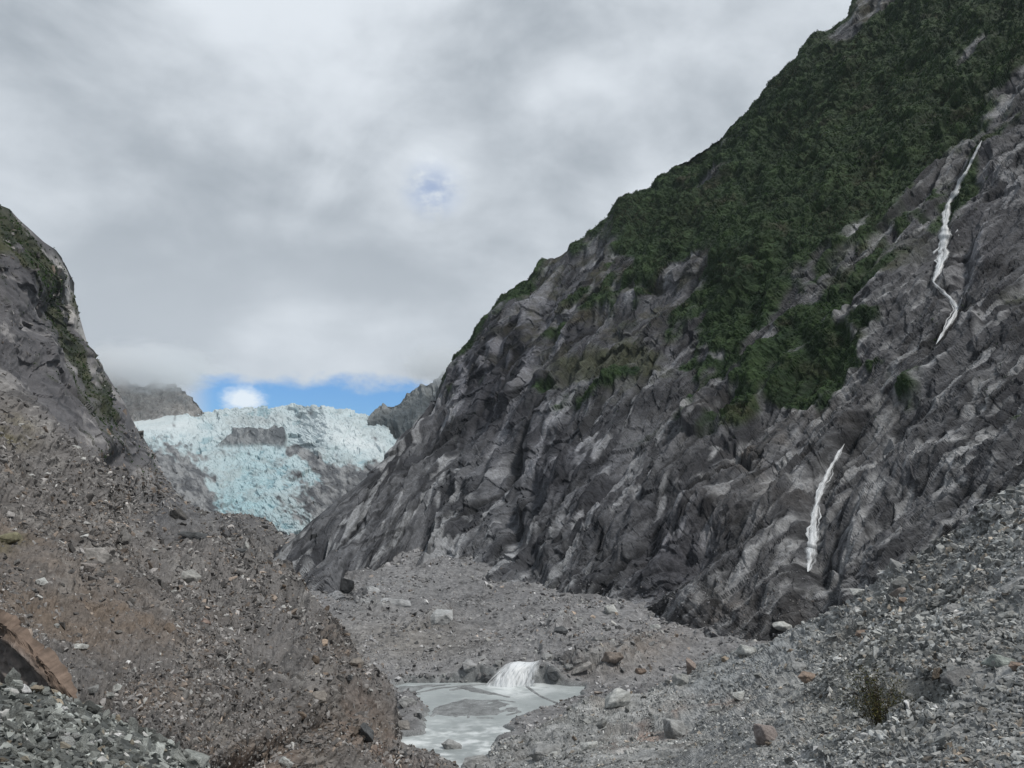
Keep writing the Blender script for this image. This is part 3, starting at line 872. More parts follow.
def build_left():
    px, py = image_grid(-150, 472, 840, L_TOP, L_BOT, 720)
    Y = l_depth(px, py)
    g = P(px, py, Y)
    px, py, g = add_back(px, py, g, [5, 14, 35, 80, 180, 400], 0.8)
    n = grid_normals(g)
    pix = np.abs(g[..., 1]) / F
    frL = frame_of((60, 380, 350, 1.5, -1.5), -55)
    frD = frame_of((220, 600, 180, 1.0, -1.5), -42)
    cliff_line = curve([(-160, 330), (0, 372), (40, 420), (80, 450), (120, 470), (150, 480), (200, 460), (440, 460)])
    cl = sstep(py, cliff_line(px) + 25, cliff_line(px) - 25)
    edge = .2 + .8 * sstep(py - L_TOP(px), 0, 26)
    hc = (4.5 * surf(px, py, 60, -58, 3.0, 31.0, 'step') + 3.0 * surf(px, py, 22, -55, 3.5, 32.0, 'step') + 3.5 * surf(px, py, 40, -62, 2.4, 33.0, 'ridge')) * pix * edge * 2.4
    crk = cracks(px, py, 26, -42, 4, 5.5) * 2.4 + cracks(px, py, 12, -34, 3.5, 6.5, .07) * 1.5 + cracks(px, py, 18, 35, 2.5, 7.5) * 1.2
    hd = (3.2 * surf(px, py, 90, -35, 2.4, 34.0, 'step') + 2.2 * surf(px, py, 30, -38, 2.8, 35.0, 'step') + 1.0 * surf(px, py, 10, -30, 1.6, 36.0, 'step', gain=.75)
          + 2.6 * surf(px, py, 55, -40, 1.8, 37.0, 'ridge')) * pix * edge * 2.0
    facl = facets(px, py, 44, -38, 2.8, 5.1, .16, .05) + facets(px, py, 17, -30, 2.2, 6.1, .32, .09) + facets(px, py, 7, -25, 1.6, 7.1, .5, .16)
    rib = blob(px, py, 315, 640, 52, 26, -50)
    hd = hd * (1.25 + .8 * rib) + rib * 3.0 * surf(px, py, 16, -52, 5, 38.0, 'step') * pix - 9 * pix * stroke(px, py, [(215, 742), (262, 748), (318, 728)], 9) - 6 * pix * stroke(px, py, [(60, 690), (95, 676), (118, 684)], 6)
    hd = hd - 5 * pix * stroke(px, py, [(150, 520), (205, 552), (262, 590), (300, 618)], 5) + 4 * pix * stroke(px, py, [(160, 508), (215, 540), (272, 578), (312, 606)], 7)
    hd = hd + .6 * facl * .8 * pix * edge
    hc = hc * .7 + (facets(px, py, 30, -58, 3.2, 8.1, .16, .05) + facets(px, py, 11, -58, 2.6, 9.1, .3, .1)) * 1.0 * pix * edge
    rub = (1.6 * surf(px, py, 8, -20, 1.3, 42.0, 'ridge', gain=.8) + 2.0 * perlin(px / 9, py / 6, 0 * px + 6.)) * pix - crk * pix * edge
    h = hc * cl + (hd + rub) * (1 - cl) + 5 * fbm(g, 150, 3, 0.5, 5)
    for (x, y, rx, ry, a, d) in [
        (60, 300, 14, 34, -60, -8), (45, 285, 34, 12, -50, 7), (120, 460, 14, 9, 0, -12), (150, 455, 9, 10, 0, 8), (95, 400, 40, 10, -60, 5),
        (193, 538, 13, 3.5, -12, 5), (193, 545, 13, 3.5, -12, -6), (243, 547, 9, 3, -20, 4), (243, 552, 9, 3, -20, -4), (230, 575, 50, 5, -28, 3), (232, 584, 50, 5, -28, -4),
        (300, 620, 50, 9, -40, -3), (285, 645, 60, 12, -42, 3), (310, 645, 40, 5, -50, -4), (95, 668, 26, 12, 10, 1.0), (100, 682, 26, 9, 10, -1.2), (212, 622, 12, 4, -20, 1.6), (214, 628, 12, 4, -20, -2),
        (240, 720, 40, 20, -20, -2.0), (275, 735, 34, 8, 10, -4), (230, 745, 60, 12, 0, -2), (370, 735, 20, 12, -20, 2.5), (170, 672, 40, 14, -20, 1.5), (320, 700, 40, 14, -10, 1.6), (180, 540, 60, 20, -40, 3), (330, 580, 20, 8, -60, 2),
        (60, 560, 60, 14, -30, 2), (50, 430, 60, 14, -40, 3),
    ]:
        h = h + d * blob(px, py, x, y, rx, ry, a)
    h = ease(h * (.35 + .65 * sstep(py - L_TOP(px), 0, 16)), pix)
    g = g + n * h[..., None]
    n2 = grid_normals(g)
    k = fbm(g, 60, 5, 0.62, 101); k2 = fbm(g, 9, 5, 0.75, 105); k3 = fbm(g, 26, 4, 0.65, 109)
    st = surf(px, py, 18, -40, 3.5, 41.0, 'fbm', octs=4, gain=.7)
    grey = np.array([.155, .148, .145]); dark = np.array([.070, .067, .066]); lite = np.array([.31, .30, .29]); brown = np.array([.175, .136, .105]); rust = np.array([.18, .13, .108])
    c = lerp(grey, dark, sstep(k2 * .6 + k * .7 + st * .5, 0.0, 0.5))
    c = c * (1 - .4 * np.clip(crk / 2.4, 0, 1))[..., None]  # damp cracks, their shade also darkened into the colour
    c = lerp(c, lite, sstep(st + .5 * k2, 0.2, 0.75) * 0.6)
    bm_ = np.clip(blob(px, py, 30, 560, 130, 50, -20) + blob(px, py, 110, 610, 80, 24, -15) * .8 + blob(px, py, 310, 740, 90, 30) + blob(px, py, 345, 640, 30, 40, -50) * .8 + blob(px, py, 170, 680, 40, 16) * .7 + blob(px, py, 0, 440, 30, 30) * .6, 0, 1)
    c = lerp(c, brown, bm_ * (0.25 + .6 * sstep(k3, -0.2, 0.35)))
    ru = np.clip(blob(px, py, 310, 735, 60, 20, 20) + blob(px, py, 385, 755, 50, 14) * 1.3 + blob(px, py, 180, 665, 26, 10, 20) + blob(px, py, 350, 650, 22, 8, -40), 0, 1)
    c = lerp(c, rust, ru * sstep(k3 + .3 * k2, -0.05, 0.4) * .6)
    c = lerp(c, np.array([.27, .26, .25]), np.clip(blob(px, py, 95, 556, 24, 9, -10) + blob(px, py, 185, 578, 16, 8, -20) + blob(px, py, 250, 500, 0.1, 0.1), 0, 1) * .7)
    # cliffs: colder rock, moss, a bare face with its sunlight put into the colour
    cc = lerp(np.array([.105, .103, .110]), np.array([.048, .048, .054]), sstep(k + .5 * k3, -0.1, 0.4))
    cc = lerp(cc, np.array([.33, .32, .32]), sstep(st + .4 * k2, 0.15, 0.7) * .6)
    bare = sstep(poly_sd(px, py, [(60, 262), (68, 270), (76, 292), (82, 322), (92, 352), (84, 350), (72, 320), (70, 290), (52, 264), (40, 250)]), 2.5, -2)
    cc = lerp(cc, np.array([.42, .41, .40]), bare * (0.6 + .4 * sstep(k2, -.3, .3)))
    vegp = -poly_sd(px, py, [(-160, 90), (0, 196), (30, 228), (50, 250), (66, 285), (72, 325), (86, 360), (100, 400), (114, 440), (98, 420), (76, 385), (40, 300), (0, 262), (-160, 190)]) / 14.0
    vegp = np.maximum(vegp, 1.0 * blob(px, py, 104, 405, 9, 26, 20) - .3)
    vegp = vegp - 1.5 * blob(px, py, 15, 250, 10, 8) - 1.2 * bare
    vegp = np.maximum(vegp, 1.1 * blob(px, py, 45, 285, 34, 16, -50) - .25)
    veg = sstep(vegp + 1.3 * fbm(g, 34, 4, .65, 121), -0.1, 0.5) * 0.95
    cc = lerp(cc, lerp(np.array([.020, .028, .015]), np.array([.050, .054, .028]), sstep(k3, -.3, .3)), veg)
    # the grey rubble beyond, by the ice
    far = sstep(px + (py - 480) * 0.2, 118, 175) * sstep(py, 560, 500)
    c = lerp(c, lerp(np.array([.055, .056, .062]), np.array([.19, .192, .20]), sstep(k2 * .6 + k3 * .6, -.3, .5)), far * .85)
    c = lerp(c, cc, cl)
    c = lerp(c, np.array([.175, .17, .168]), sstep(L_TOP(px) + 26 - py, 0, 30) * sstep(px, 290, 330) * .7)
    moss = np.clip(blob(px, py, 8, 432, 22, 12, -40) + blob(px, py, 12, 540, 14, 7), 0, 1) * sstep(k3, -.3, .2)
    c = lerp(c, np.array([.12, .11, .055]), moss * .8)
    o = mesh_from('hillside', g.reshape(-1, 3), grid_faces(*px.shape), M_DEBRIS, c.reshape(-1, 3), grain=grain_uv(px, py, -40, 3))
    tag(o, kind='structure')
    register('left', px, py, g, n2, dict(veg=veg * cl, cl=cl, Y=g[..., 1]))


def Y_scale(g):
    return g[..., 1] / 200.0


build_left()

# ---- valley floor with the river bed
WATER_Z = -45.0


def to_plane(px, py, z=WATER_Z):
    px = np.asarray(px, float); py = np.asarray(py, float)
    v = (384 - py) / F
    dy = CP - v * SP
    k = (SP + v * CP) / dy
    Y = z / k
    return (px - 512) / F / dy * Y, Y


POOL = [(396, 686), (408, 682), (440, 682), (480, 680), (494, 682), (545, 682), (582, 687), (584, 696), (560, 704), (532, 714), (510, 722), (506, 728), (512, 734), (498, 738), (494, 746), (502, 754), (486, 758),
        (466, 766), (440, 790), (410, 790), (402, 768), (378, 752), (380, 744), (396, 738), (424, 735), (420, 722), (434, 714), (424, 704), (404, 697)]
POOL_W = [tuple(float(q) for q in to_plane(x, y)) for x, y in POOL]


def pool_sd(x, y):
    g = np.stack([x, y, 0 * x], -1)
    return poly_sd(x, y, POOL_W) + 3.2 * fbm(g * np.array([.5, 1, 1]), 7, 4, .65, 251)


def floor_height(x, y):
    z = np.interp(y, [0, 120, 150, 200, 212, 246, 328, 450, 700], [-43.8, -44.0, -44.2, -44.3, -43.2, -41, -37.5, -29.0, -20])
    g = np.stack([x, y, 0 * x], -1)
    sd = pool_sd(x, y)
    away = sstep(sd, 1.0, 14.0)
    z = z + away * (2.4 * fbm(g, 40, 4, 0.55, 201) + 0.5)
    # shelf of bedrock that the cascade drops over
    px, py = project(np.stack([x, y, z], -1))
    z = z - 9.0 * np.minimum(1, 1.5 * blob(px, py, 347, 588, 15, 7, 0)) + 4 * blob(px, py, 352, 578, 22, 5, 10)
    z = z + 2.6 * blob(px, py, 408, 706, 14, 10, -20) * sstep(sd, 0, 2)
    ledge = sstep(x, -22, -7) * sstep(x, 48, 22) * sstep(y, 202.8, 206.0 + 9 * sstep(np.abs(x - 1.4), 10, 16)) * sstep(y, 250, 222)
    q = np.stack([x * .8 + y * .6, (-x * .6 + y * .8) * .35, 0 * x], -1)
    z = z + ledge * (2.2 + 1.8 * fbm(q, 9, 4, .65, 207) + 1.0 * sstep(x, 10, 24))
    gap = sstep(np.abs(x - 1.4), 7.6, 6.0) * sstep(y, 250, 220) * (y > 202.5)
    z = z * (1 - gap) + np.minimum(z, -40.6 + .012 * (y - 204)) * gap
    bed = sstep(sd, 0.8, -1.5)
    z = z * (1 - bed) + (-46.2) * bed
    # gravel bars
    bars = 0
    for pl in ([(455, 687), (470, 686), (485, 690), (500, 693), (492, 696), (470, 692)],
               [(430, 708), (455, 701), (470, 698), (500, 700), (512, 704), (500, 708), (498, 716), (470, 717), (455, 718), (432, 714)],
               [(505, 708), (520, 706), (521, 712), (508, 713)], [(398, 686), (450, 683.5), (470, 683), (425, 688), (408, 697), (396, 690)]):
        w = [tuple(float(c) for c in to_plane(a, b)) for a, b in pl]
        bars = np.maximum(bars, .8 * sstep(poly_sd(x, y, w) + 1.5 * fbm(np.stack([x, y, 0 * x], -1), 6, 4, .65, 261), 1.4, -1.4))
    for pl, wd in [([(412, 694), (440, 688), (480, 684.5), (500, 683)], .8), ([(396, 697), (420, 694)], .7), ([(452, 690), (466, 687), (490, 693), (508, 697)], .9), ([(432, 716), (440, 709), (466, 702), (500, 700), (514, 702)], .6),
                   ([(468, 718), (471, 710), (470, 705)], .5), ([(478, 718), (492, 718)], .6), ([(500, 712), (512, 708), (520, 712), (508, 715)], .6), ([(527, 687), (540, 696), (556, 703)], .6)]:
        w = [tuple(float(c) for c in to_plane(a, b)) for a, b in pl]
        bars = np.maximum(bars, stroke(x, y, w, wd * 1.3))
    bn = fbm(np.stack([x, y * .6, 0 * x], -1), 9, 4, .6, 211)
    bz = -45.26 + 0.42 * bars + bn * 0.30
    z = np.where(bars > 0.02, np.maximum(z, bz), z)
    return z, sd, bars


def build_floor():
    ys = 100 * (640 / 100.0) ** np.linspace(0, 1, 560)
    us = np.linspace(-0.36, 0.46, 760)
    y = np.repeat(ys[:, None], len(us), 1)[::-1]
    x = us[None] * y
    z, sd, bars = floor_height(x, y)
    g = np.stack([x, y, z], -1)
    n = grid_normals(g)
    pix = y / F
    rough = sstep(sd, 0.5, 8)
    frf = (np.array([.8, .6, 0]), np.array([-.6, .8, 0]), np.array([0, 0, 1.0]))
    outc = np.zeros_like(x)
    px, py = project(g)
    for (a, b, rx, ry, an) in [(620, 656, 50, 14, 18), (570, 664, 30, 10, 10), (470, 668, 26, 7, 10), (430, 622, 34, 9, 20), (370, 608, 22, 7, 0), (560, 628, 26, 9, 10)]:
        outc = np.maximum(outc, blob(px, py, a, b, rx, ry, an))
    h = outc * (surf(px, py, 26, 35, 3.4, 71.0, 'step') * 15 * pix + facets(px, py, 12, 35, 3.0, 17.1, .3, .15) * pix + 2.8) + rough * (0.5 * fbm(g, 5, 4, .7, 221) + 1.1 * surf(px, py, 12, 15, 2.0, 72.0, 'ridge', gain=.8) * pix)
    outc = outc * sstep(surf(px, py, 14, 25, 2, 73.0), -.5, .1)
    g = g + n * (h * np.clip(rough, 0.0, 1))[..., None]
    k = fbm(g, 30, 5, .65, 231); k2 = fbm(g, 6, 4, .75, 235)
    c = lerp(np.array([.195, .195, .20]), np.array([.12, .12, .124]), sstep(k + .6 * k2, -.15, .5))
    c = lerp(c, np.array([.30, .30, .305]), sstep(k2 - .4 * k, .15, .6) * .5)
    c = lerp(c, np.array([.185, .162, .145]), np.clip(blob(px, py, 630, 655, 54, 16, 18), 0, 1) * .8)
    c = lerp(c, np.array([.30, .31, .315]), np.clip(outc + .5 * blob(px, py, 400, 590, 40, 14), 0, 1) * .8 * sstep(k2, -.2, .4))
    c = lerp(c, np.array([.20, .185, .165]), blob(px, py, 400, 640, 80, 22) * .5)
    c = lerp(c, np.array([.185, .195, .20]), sstep(sd, 2.0, -0.5))
    c = lerp(c, np.array([.20, .21, .215]), bars)
    o = mesh_from('valley_floor', g.reshape(-1, 3), grid_faces(*x.shape), M_SCREE, c.reshape(-1, 3))
    tag(o, kind='structure')
    register('floor', px, py, g, n, dict(sd=sd))


build_floor()

# ---- river surface
def build_river():
    xs = np.linspace(-75, 45, 300); ys = np.linspace(112, 215, 260)
    x, y = np.meshgrid(xs, ys)
    sd = pool_sd(x, y)
    g0 = np.stack([x, y, 0 * x], -1)
    rap = sstep(y, 176, 160)
    near = sstep(np.hypot(x - 1.6, (y - 203) * .9), 16, 3)
    z = WATER_Z + fbm(g0, 5, 4, .6, 301) * (0.04 + .30 * rap + .25 * near)
    z = np.where((y > 206), WATER_Z - 0.3, z)
    g = np.stack([x, y, z], -1)
    k = fbm(g0, 14, 4, .6, 305)
    fn = fbm(np.stack([x * .7, y, 0 * x], -1), 4.0, 4, .7, 309)
    c = lerp(np.array([.36, .395, .40]), np.array([.28, .31, .315]), sstep(k, -.2, .4))
    foam = np.clip(rap * sstep(fn, -.15, .3) + near * sstep(fn, -.35, .2), 0, 1)
    c = lerp(c, np.array([.72, .76, .77]), foam * .9)
    idx = grid_faces(*x.shape)
    keep = (sd.reshape(-1)[idx].min(1) < 2.5)
    o = mesh_from('river', g.reshape(-1, 3), idx[keep], M_WATER, c.reshape(-1, 3), smooth=True)
    tag(o, kind='structure')


build_river()

# ---- scree slope in the right foreground
S_TOP = curve([(470, 778), (486, 762), (505, 748), (520, 738), (545, 728), (570, 716), (620, 696), (660, 682), (700, 668), (740, 656), (770, 646), (800, 626), (850, 602), (880, 586), (905, 572), (930, 557), (955, 540), (980, 522), (1000, 508), (1024, 494), (1100, 448), (1200, 395)])
S_BOT = curve([(470, 880), (1200, 880)])
s_depth = tps([(1024, 495, 130), (1200, 400, 150), (880, 588, 158), (740, 658, 172), (620, 696, 165), (520, 740, 146), (475, 776, 132), (600, 768, 98), (750, 768, 62), (900, 768, 38), (1024, 768, 27), (1200, 768, 20),
               (1024, 650, 52), (900, 680, 64), (800, 700, 90), (1200, 600, 50), (475, 880, 95), (800, 880, 34), (1200, 880, 11), (1024, 560, 90), (680, 720, 125)])


def build_scree():
    px, py = image_grid(472, 1190, 900, S_TOP, S_BOT, 430)
    Y = s_depth(px, py)
    g = P(px, py, Y)
    px, py, g = add_back(px, py, g, [1.5, 4, 9, 20, 45], 0.55)
    n = grid_normals(g)
    pix = np.abs(g[..., 1]) / F
    fr = frame_of((850, 680, 75, -.3, -.8), 18)
    s = np.clip(g[..., 1] / 80, .25, 2)
    h = grain_noise(g, fr, 22, 2.0, 6, pix, .58, 2., 'ridge') * .9 * s + fbm(g, 5, 5, .65, 401) * .55 * s + fbm(g, 60, 2, .5, 403) * 2.0
    h += (facets(px, py, 40, 20, 1.8, 12.1, .15, .03) + facets(px, py, 13, 10, 1.8, 13.1, .4, .10) + facets(px, py, 6, 10, 1.5, 14.1, .4, .12)) * pix * (.1 + .6 * sstep(px, 680, 860))
    h += (1.6 * surf(px, py, 60, 24, 2.2, 51.0, 'step') + 1.0 * surf(px, py, 18, 16, 2.0, 52.0, 'step', gain=.7)) * pix * (.3 + .7 * sstep(px, 600, 800))
    for (x, y, rx, ry, a, d) in [(940, 690, 40, 10, 10, 0.6), (948, 702, 36, 7, 10, -1.0), (930, 655, 60, 8, -15, .5), (860, 720, 40, 26, 0, -1.0), (760, 735, 20, 16, 30, 1.2), (690, 720, 70, 8, 15, 1.2), (700, 735, 70, 8, 15, -.8)]:
        h = h + d * blob(px, py, x, y, rx, ry, a)
    g = g + n * h[..., None]
    n2 = grid_normals(g)
    k = fbm(g, 18, 5, .65, 411); k2 = fbm(g, 2.5, 4, .75, 415)
    grey = np.array([.28, .285, .285]); dark = np.array([.14, .145, .143]); brown = np.array([.20, .175, .15])
    c = lerp(grey, dark, sstep(k + .5 * k2, -.1, .45))
    c = lerp(c, brown, sstep(fbm(g, 12, 4, .6, 421), .1, .5) * .45)
    c = lerp(c, np.array([.080, .077, .066]), np.clip(blob(px, py, 930, 610, 90, 50, -10), 0, 1) * sstep(k + .3 * k2, -.4, .2) * .6)
    olive = np.clip(blob(px, py, 880, 660, 60, 40) + blob(px, py, 870, 720, 70, 40), 0, 1)
    c = lerp(c, np.array([.105, .105, .08]), olive * .45)
    c = lerp(c, np.array([.26, .17, .13]), np.clip(stroke(px, py, [(610, 745), (650, 728), (700, 706), (740, 700)], 9), 0, 1) * sstep(fbm(g, 6, 4, .6, 425), -.2, .3) * .7)
    c = lerp(c, np.array([.22, .235, .245]), np.clip(stroke(px, py, [(700, 690), (790, 645), (860, 605)], 14), 0, 1) * .7)
    c = lerp(c, np.array([.28, .28, .275]), blob(px, py, 990, 680, 26, 14) * .7)
    o = mesh_from('scree_slope', g.reshape(-1, 3), grid_faces(*px.shape), M_SCREE, c.reshape(-1, 3))
    tag(o, kind='structure')
    register('scree', px, py, g, n2)


build_scree()

# ---- mound below the rubble heap in the left foreground
R_TOP = curve([(-220, 655), (0, 682), (60, 694), (95, 706), (120, 722), (150, 742), (190, 758), (230, 776), (270, 800)])
R_BOT = curve([(-220, 980), (270, 980)])
r_depth = tps([(-220, 655, 22), (0, 682, 24), (60, 694, 24), (120, 722, 25), (190, 758, 26), (270, 800, 26), (0, 768, 12), (150, 768, 21), (-220, 768, 10), (0, 980, 5.5), (270, 980, 8), (-220, 980, 5), (200, 850, 13)])


def build_mound():
    px, py = image_grid(-220, 265, 260, R_TOP, R_BOT, 180)
    g = P(px, py, r_depth(px, py))
    px, py, g = add_back(px, py, g, [.6, 1.5, 4, 9], 0.9)
    n = grid_normals(g)
    g = g + n * (fbm(g, 2.5, 4, .6, 501) * .3)[..., None]
    k = fbm(g, 1.2, 4, .7, 505)
    c = lerp(np.array([.12, .128, .125]), np.array([.06, .065, .062]), sstep(k, -.3, .3))
    o = mesh_from('rubble_bank', g.reshape(-1, 3), grid_faces(*px.shape), M_SCREE, c.reshape(-1, 3))
    tag(o, kind='structure')
    register('mound', px, py, g, n)


build_mound()

# ---- ground running on below and beyond everything
def build_ground():
    xs = np.linspace(-6000, 6000, 61); ys = np.linspace(-3000, 9000, 61)
    x, y = np.meshgrid(xs, ys)
    g = np.stack([x, y, -75 + 6 * fbm(np.stack([x, y, 0 * x], -1), 900, 3)], -1)
    o = mesh_from('ground', g.reshape(-1, 3), grid_faces(61, 61)[:, ::-1], M_DEBRIS, np.tile([.17, .17, .165], (61 * 61, 1)))
    tag(o, kind='structure')


build_ground()

# ------------------------------------------------------------------ where things stand
def locate(px, py, names, r=3.0):
    """nearest visible terrain point at an image position"""
    best = None
    for nm in names:
        S = SHEETS[nm]
        m = (np.abs(S['qx'] - px) < r) & (np.abs(S['qy'] - py) < r) & (S['g'][..., 1] > 1)
        if not m.any():
            continue
        ii = np.argwhere(m)
        ys = S['g'][..., 1][m]
        d = np.hypot(S['qx'][m] - px, S['qy'][m] - py) * 0.02
        j = np.argmin(ys / ys.min() + d)
        p = S['g'][tuple(ii[j])]
        if best is None or p[1] < best[0][1]:
            best = (p, S['n'][tuple(ii[j])], nm)
    if best is None and r < 40:
        return locate(px, py, names, r * 1.8)
    return best


# ------------------------------------------------------------------ rock shapes
def hull(seed, n, squash=(1, .8, .6), blocky=0.6):
    r = np.random.default_rng(seed)
    p = r.normal(size=(n, 3)); p /= np.linalg.norm(p, axis=1, keepdims=True)
    b = p / np.abs(p).max(1, keepdims=True)
    p = p * (1 - blocky) + b * blocky * 0.85
    p *= r.uniform(.75, 1.05, (n, 1))
    p *= np.array(squash)
    bm = bmesh.new()
    for q in p: bm.verts.new(q)
    res = bmesh.ops.convex_hull(bm, input=bm.verts)
    bmesh.ops.delete(bm, geom=list({e for e in res['geom_interior'] + res['geom_unused'] if isinstance(e, bmesh.types.BMVert)}), context='VERTS')
    bmesh.ops.recalc_face_normals(bm, faces=bm.faces)
    return bm


def small_rock(seed, n):
    bm = hull(seed, n)
    bmesh.ops.triangulate(bm, faces=bm.faces)
    bm.verts.ensure_lookup_table()
    bm.verts.index_update()
    v = np.array([x.co[:] for x in bm.verts]); f = np.array([[q.index for q in x.verts] for x in bm.faces])
    bm.free()
    return v, f


SMALL = [small_rock(700 + i, 9) for i in range(14)]


def boulder_mesh(i, squash, blocky=.7, npts=14):
    bm = hull(900 + i, npts, squash, blocky)
    bmesh.ops.dissolve_limit(bm, angle_limit=math.radians(14), verts=bm.verts, edges=bm.edges)
    bmesh.ops.bevel(bm, geom=list(bm.edges), offset=0.045, segments=1, affect='EDGES', clamp_overlap=True)
    bmesh.ops.triangulate(bm, faces=bm.faces)
    bmesh.ops.subdivide_edges(bm, edges=[e for e in bm.edges if e.calc_length() > .22], cuts=2, use_grid_fill=True)
    bmesh.ops.triangulate(bm, faces=bm.faces)
    bmesh.ops.subdivide_edges(bm, edges=[e for e in bm.edges if e.calc_length() > .16], cuts=1, use_grid_fill=True)
    bmesh.ops.triangulate(bm, faces=bm.faces)
    co = np.array([v.co[:] for v in bm.verts])
    d = fbm(co, .55, 4, .6, i * 3.1) * .10 + np.abs(fbm(co, .9, 3, .5, i * 5.3)) * -.10
    nn = np.array([v.normal[:] for v in bm.verts])
    co = co + nn * d[:, None]
    for v, c in zip(bm.verts, co): v.co = c
    me = bpy.data.meshes.new('boulder')
    bm.to_mesh(me); bm.free()
    me.materials.append(M_BOULDER)
    return me


BOULDERS = [boulder_mesh(i, s, b) for i, (s, b) in enumerate([
    ((1, .8, .7), .7), ((1, .7, .5), .8), ((1, .9, .6), .5), ((1, .6, .35), .9), ((1, .85, .8), .6), ((1, .5, .45), .8), ((1, .7, .3), .85), ((1, .9, .75), .8), ((1, .75, .55), .6), ((1, .65, .6), .9), ((1, .8, .4), .7), ((1, .9, .9), .75)])]


def rand_basis(nrm, r, tilt=.5):
    z = np.array(nrm) + r.normal(size=3) * tilt; z /= np.linalg.norm(z)
    a = r.normal(size=3); x = np.cross(a, z); x /= np.linalg.norm(x)
    return x, np.cross(z, x), z


def place_rock(mesh, p, basis, size, color, name, label, cat, group=None, sink=.25):
    o = bpy.data.objects.new(name, mesh)
    COL.objects.link(o)
    x, y, z = basis
    m = Matrix(((x[0], y[0], z[0], p[0]), (x[1], y[1], z[1], p[1]), (x[2], y[2], z[2], p[2]), (0, 0, 0, 1)))
    o.matrix_world = m @ Matrix.Diagonal((size, size, size, 1))
    o.color = (*color, 1)
    tag(o, label, cat, group)
    return o


def scatter_stuff(name, sheet, dens, count, size_fn, color_fn, mat, seed, protos, tilt=.6, sink=.1, squash=(.7, 1.1)):
    S = SHEETS[sheet]
    r = np.random.default_rng(seed)
    g = S['g']
    a = np.linalg.norm(np.cross(g[1:, :-1] - g[:-1, :-1], g[:-1, 1:] - g[:-1, :-1]), axis=-1)
    w = (a * dens[:-1, :-1]).ravel()
    w = np.maximum(w, 0); cum = np.cumsum(w); cum /= cum[-1]
    idx = np.searchsorted(cum, r.random(count))
    i, j = np.unravel_index(np.minimum(idx, len(w) - 1), a.shape)
    fu, fv = r.random((2, count, 1))
    p = g[i, j] + (g[i + 1, j] - g[i, j]) * fv + (g[i, j + 1] - g[i, j]) * fu
    nr = S['n'][i, j]
    size = size_fn(r, p)
    z = nr + r.normal(size=(count, 3)) * tilt; z /= np.linalg.norm(z, axis=1, keepdims=True)
    x = np.cross(r.normal(size=(count, 3)), z); x /= np.linalg.norm(x, axis=1, keepdims=True)
    y = np.cross(z, x)
    p = p + nr * (size * sink)[:, None]
    cols = color_fn(r, p, count)
    V, Fc, C = [], [], []
    off = 0
    which = r.integers(0, len(protos), count)
    for k, (pv, pf) in enumerate(protos):
        m = which == k; c = m.sum()
        if not c: continue
        s = size[m][:, None, None]
        sc = np.stack([r.uniform(.8, 1.2, c), r.uniform(.6, 1., c), r.uniform(*squash, c)], -1)[:, None, :]
        loc = pv[None] * sc
        v = p[m][:, None] + s * (loc[..., :1] * x[m][:, None] + loc[..., 1:2] * y[m][:, None] + loc[..., 2:3] * z[m][:, None])
        V.append(v.reshape(-1, 3)); nv = len(pv)
        Fc.append((pf[None] + (off + np.arange(c) * nv)[:, None, None]).reshape(-1, pf.shape[1]))
        C.append(np.repeat(cols[m], nv, 0)); off += c * nv
    o = mesh_from(name, np.concatenate(V), np.concatenate(Fc), mat, np.concatenate(C))
    tag(o, kind='stuff')
    return o


def stone_cols(base, spread=.35, warm=.15, pale=.06, patch=.9):
    base = np.array(base)

    def f(r, p, n):
        v = np.exp(r.normal(0, spread, (n, 1)) + patch * fbm(p, 12, 3, .6, 777)[:, None])
        c = base[None] * v
        wm = (r.random((n, 1)) < warm)
        c = np.where(wm, c * np.array([1.12, .97, .84]), c)
        pl = (r.random((n, 1)) < pale)
        c = np.where(pl, np.array([.42, .42, .41]) * r.uniform(.75, 1.15, (n, 1)), c)
        return np.clip(c, .02, .6)
    return f


def powsize(lo, hi, k=2.2, perdist=0.0):
    def f(r, p):
        n = len(p)
        u = r.random(n)
        a = 1 - k
        s = (lo ** a + u * (hi ** a - lo ** a)) ** (1 / a)
        return s * (1 + perdist * p[:, 1])
    return f


def visible_density(S, power=2.0):
    """stones are thicker where they are near enough to be told apart"""
    d = np.linalg.norm(S['g'], axis=-1)
    return 1.0 / np.maximum(d, 8) ** power


# ---- stones of the scree slope
S = SHEETS['scree']
cl_n = fbm(S['g'], 10, 4, .6, 601)
scatter_stuff('scree_stones', 'scree', visible_density(S, 2.1) * (1 + 3.2 * cl_n).clip(.12, 4), 85000, lambda r, p: powsize(1.0, 6.5, 2.5)(r, p) * (.55 + .55 * sstep(project(p)[0], 770, 900)) * np.linalg.norm(p, axis=1) / F,
              stone_cols([.27, .278, .275], .34, .08, .07), M_STONE, 61, SMALL, .7, .15)
S = SHEETS['floor']
dn = visible_density(S, 2.7) * sstep(S['sd'], .1, 1.2) * (1 + 3.0 * fbm(S['g'], 22, 4, .6, 603)).clip(.15, 4)
scatter_stuff('gravel', 'floor', dn, 40000, lambda r, p: powsize(.6, 5.0, 2.5)(r, p) * np.linalg.norm(p, axis=1) / F,
              stone_cols([.21, .21, .215], .34, .1, .06), M_STONE, 62, SMALL, .6, .1)
S = SHEETS['left']
dn = visible_density(S, 2.2) * (1 - S['cl'] * .9) * (1 + 3.4 * surf(S['px'], S['py'], 60, -38, 2.4, 95.0)).clip(.3, 4)
scatter_stuff('debris_stones', 'left', dn, 95000, lambda r, p: powsize(.7, 6.0, 2.6)(r, p) * np.linalg.norm(p, axis=1) / F,
              stone_cols([.160, .154, .151], .42, .16, .04), M_STONE, 63, SMALL, .6, .05)
S = SHEETS['mound']
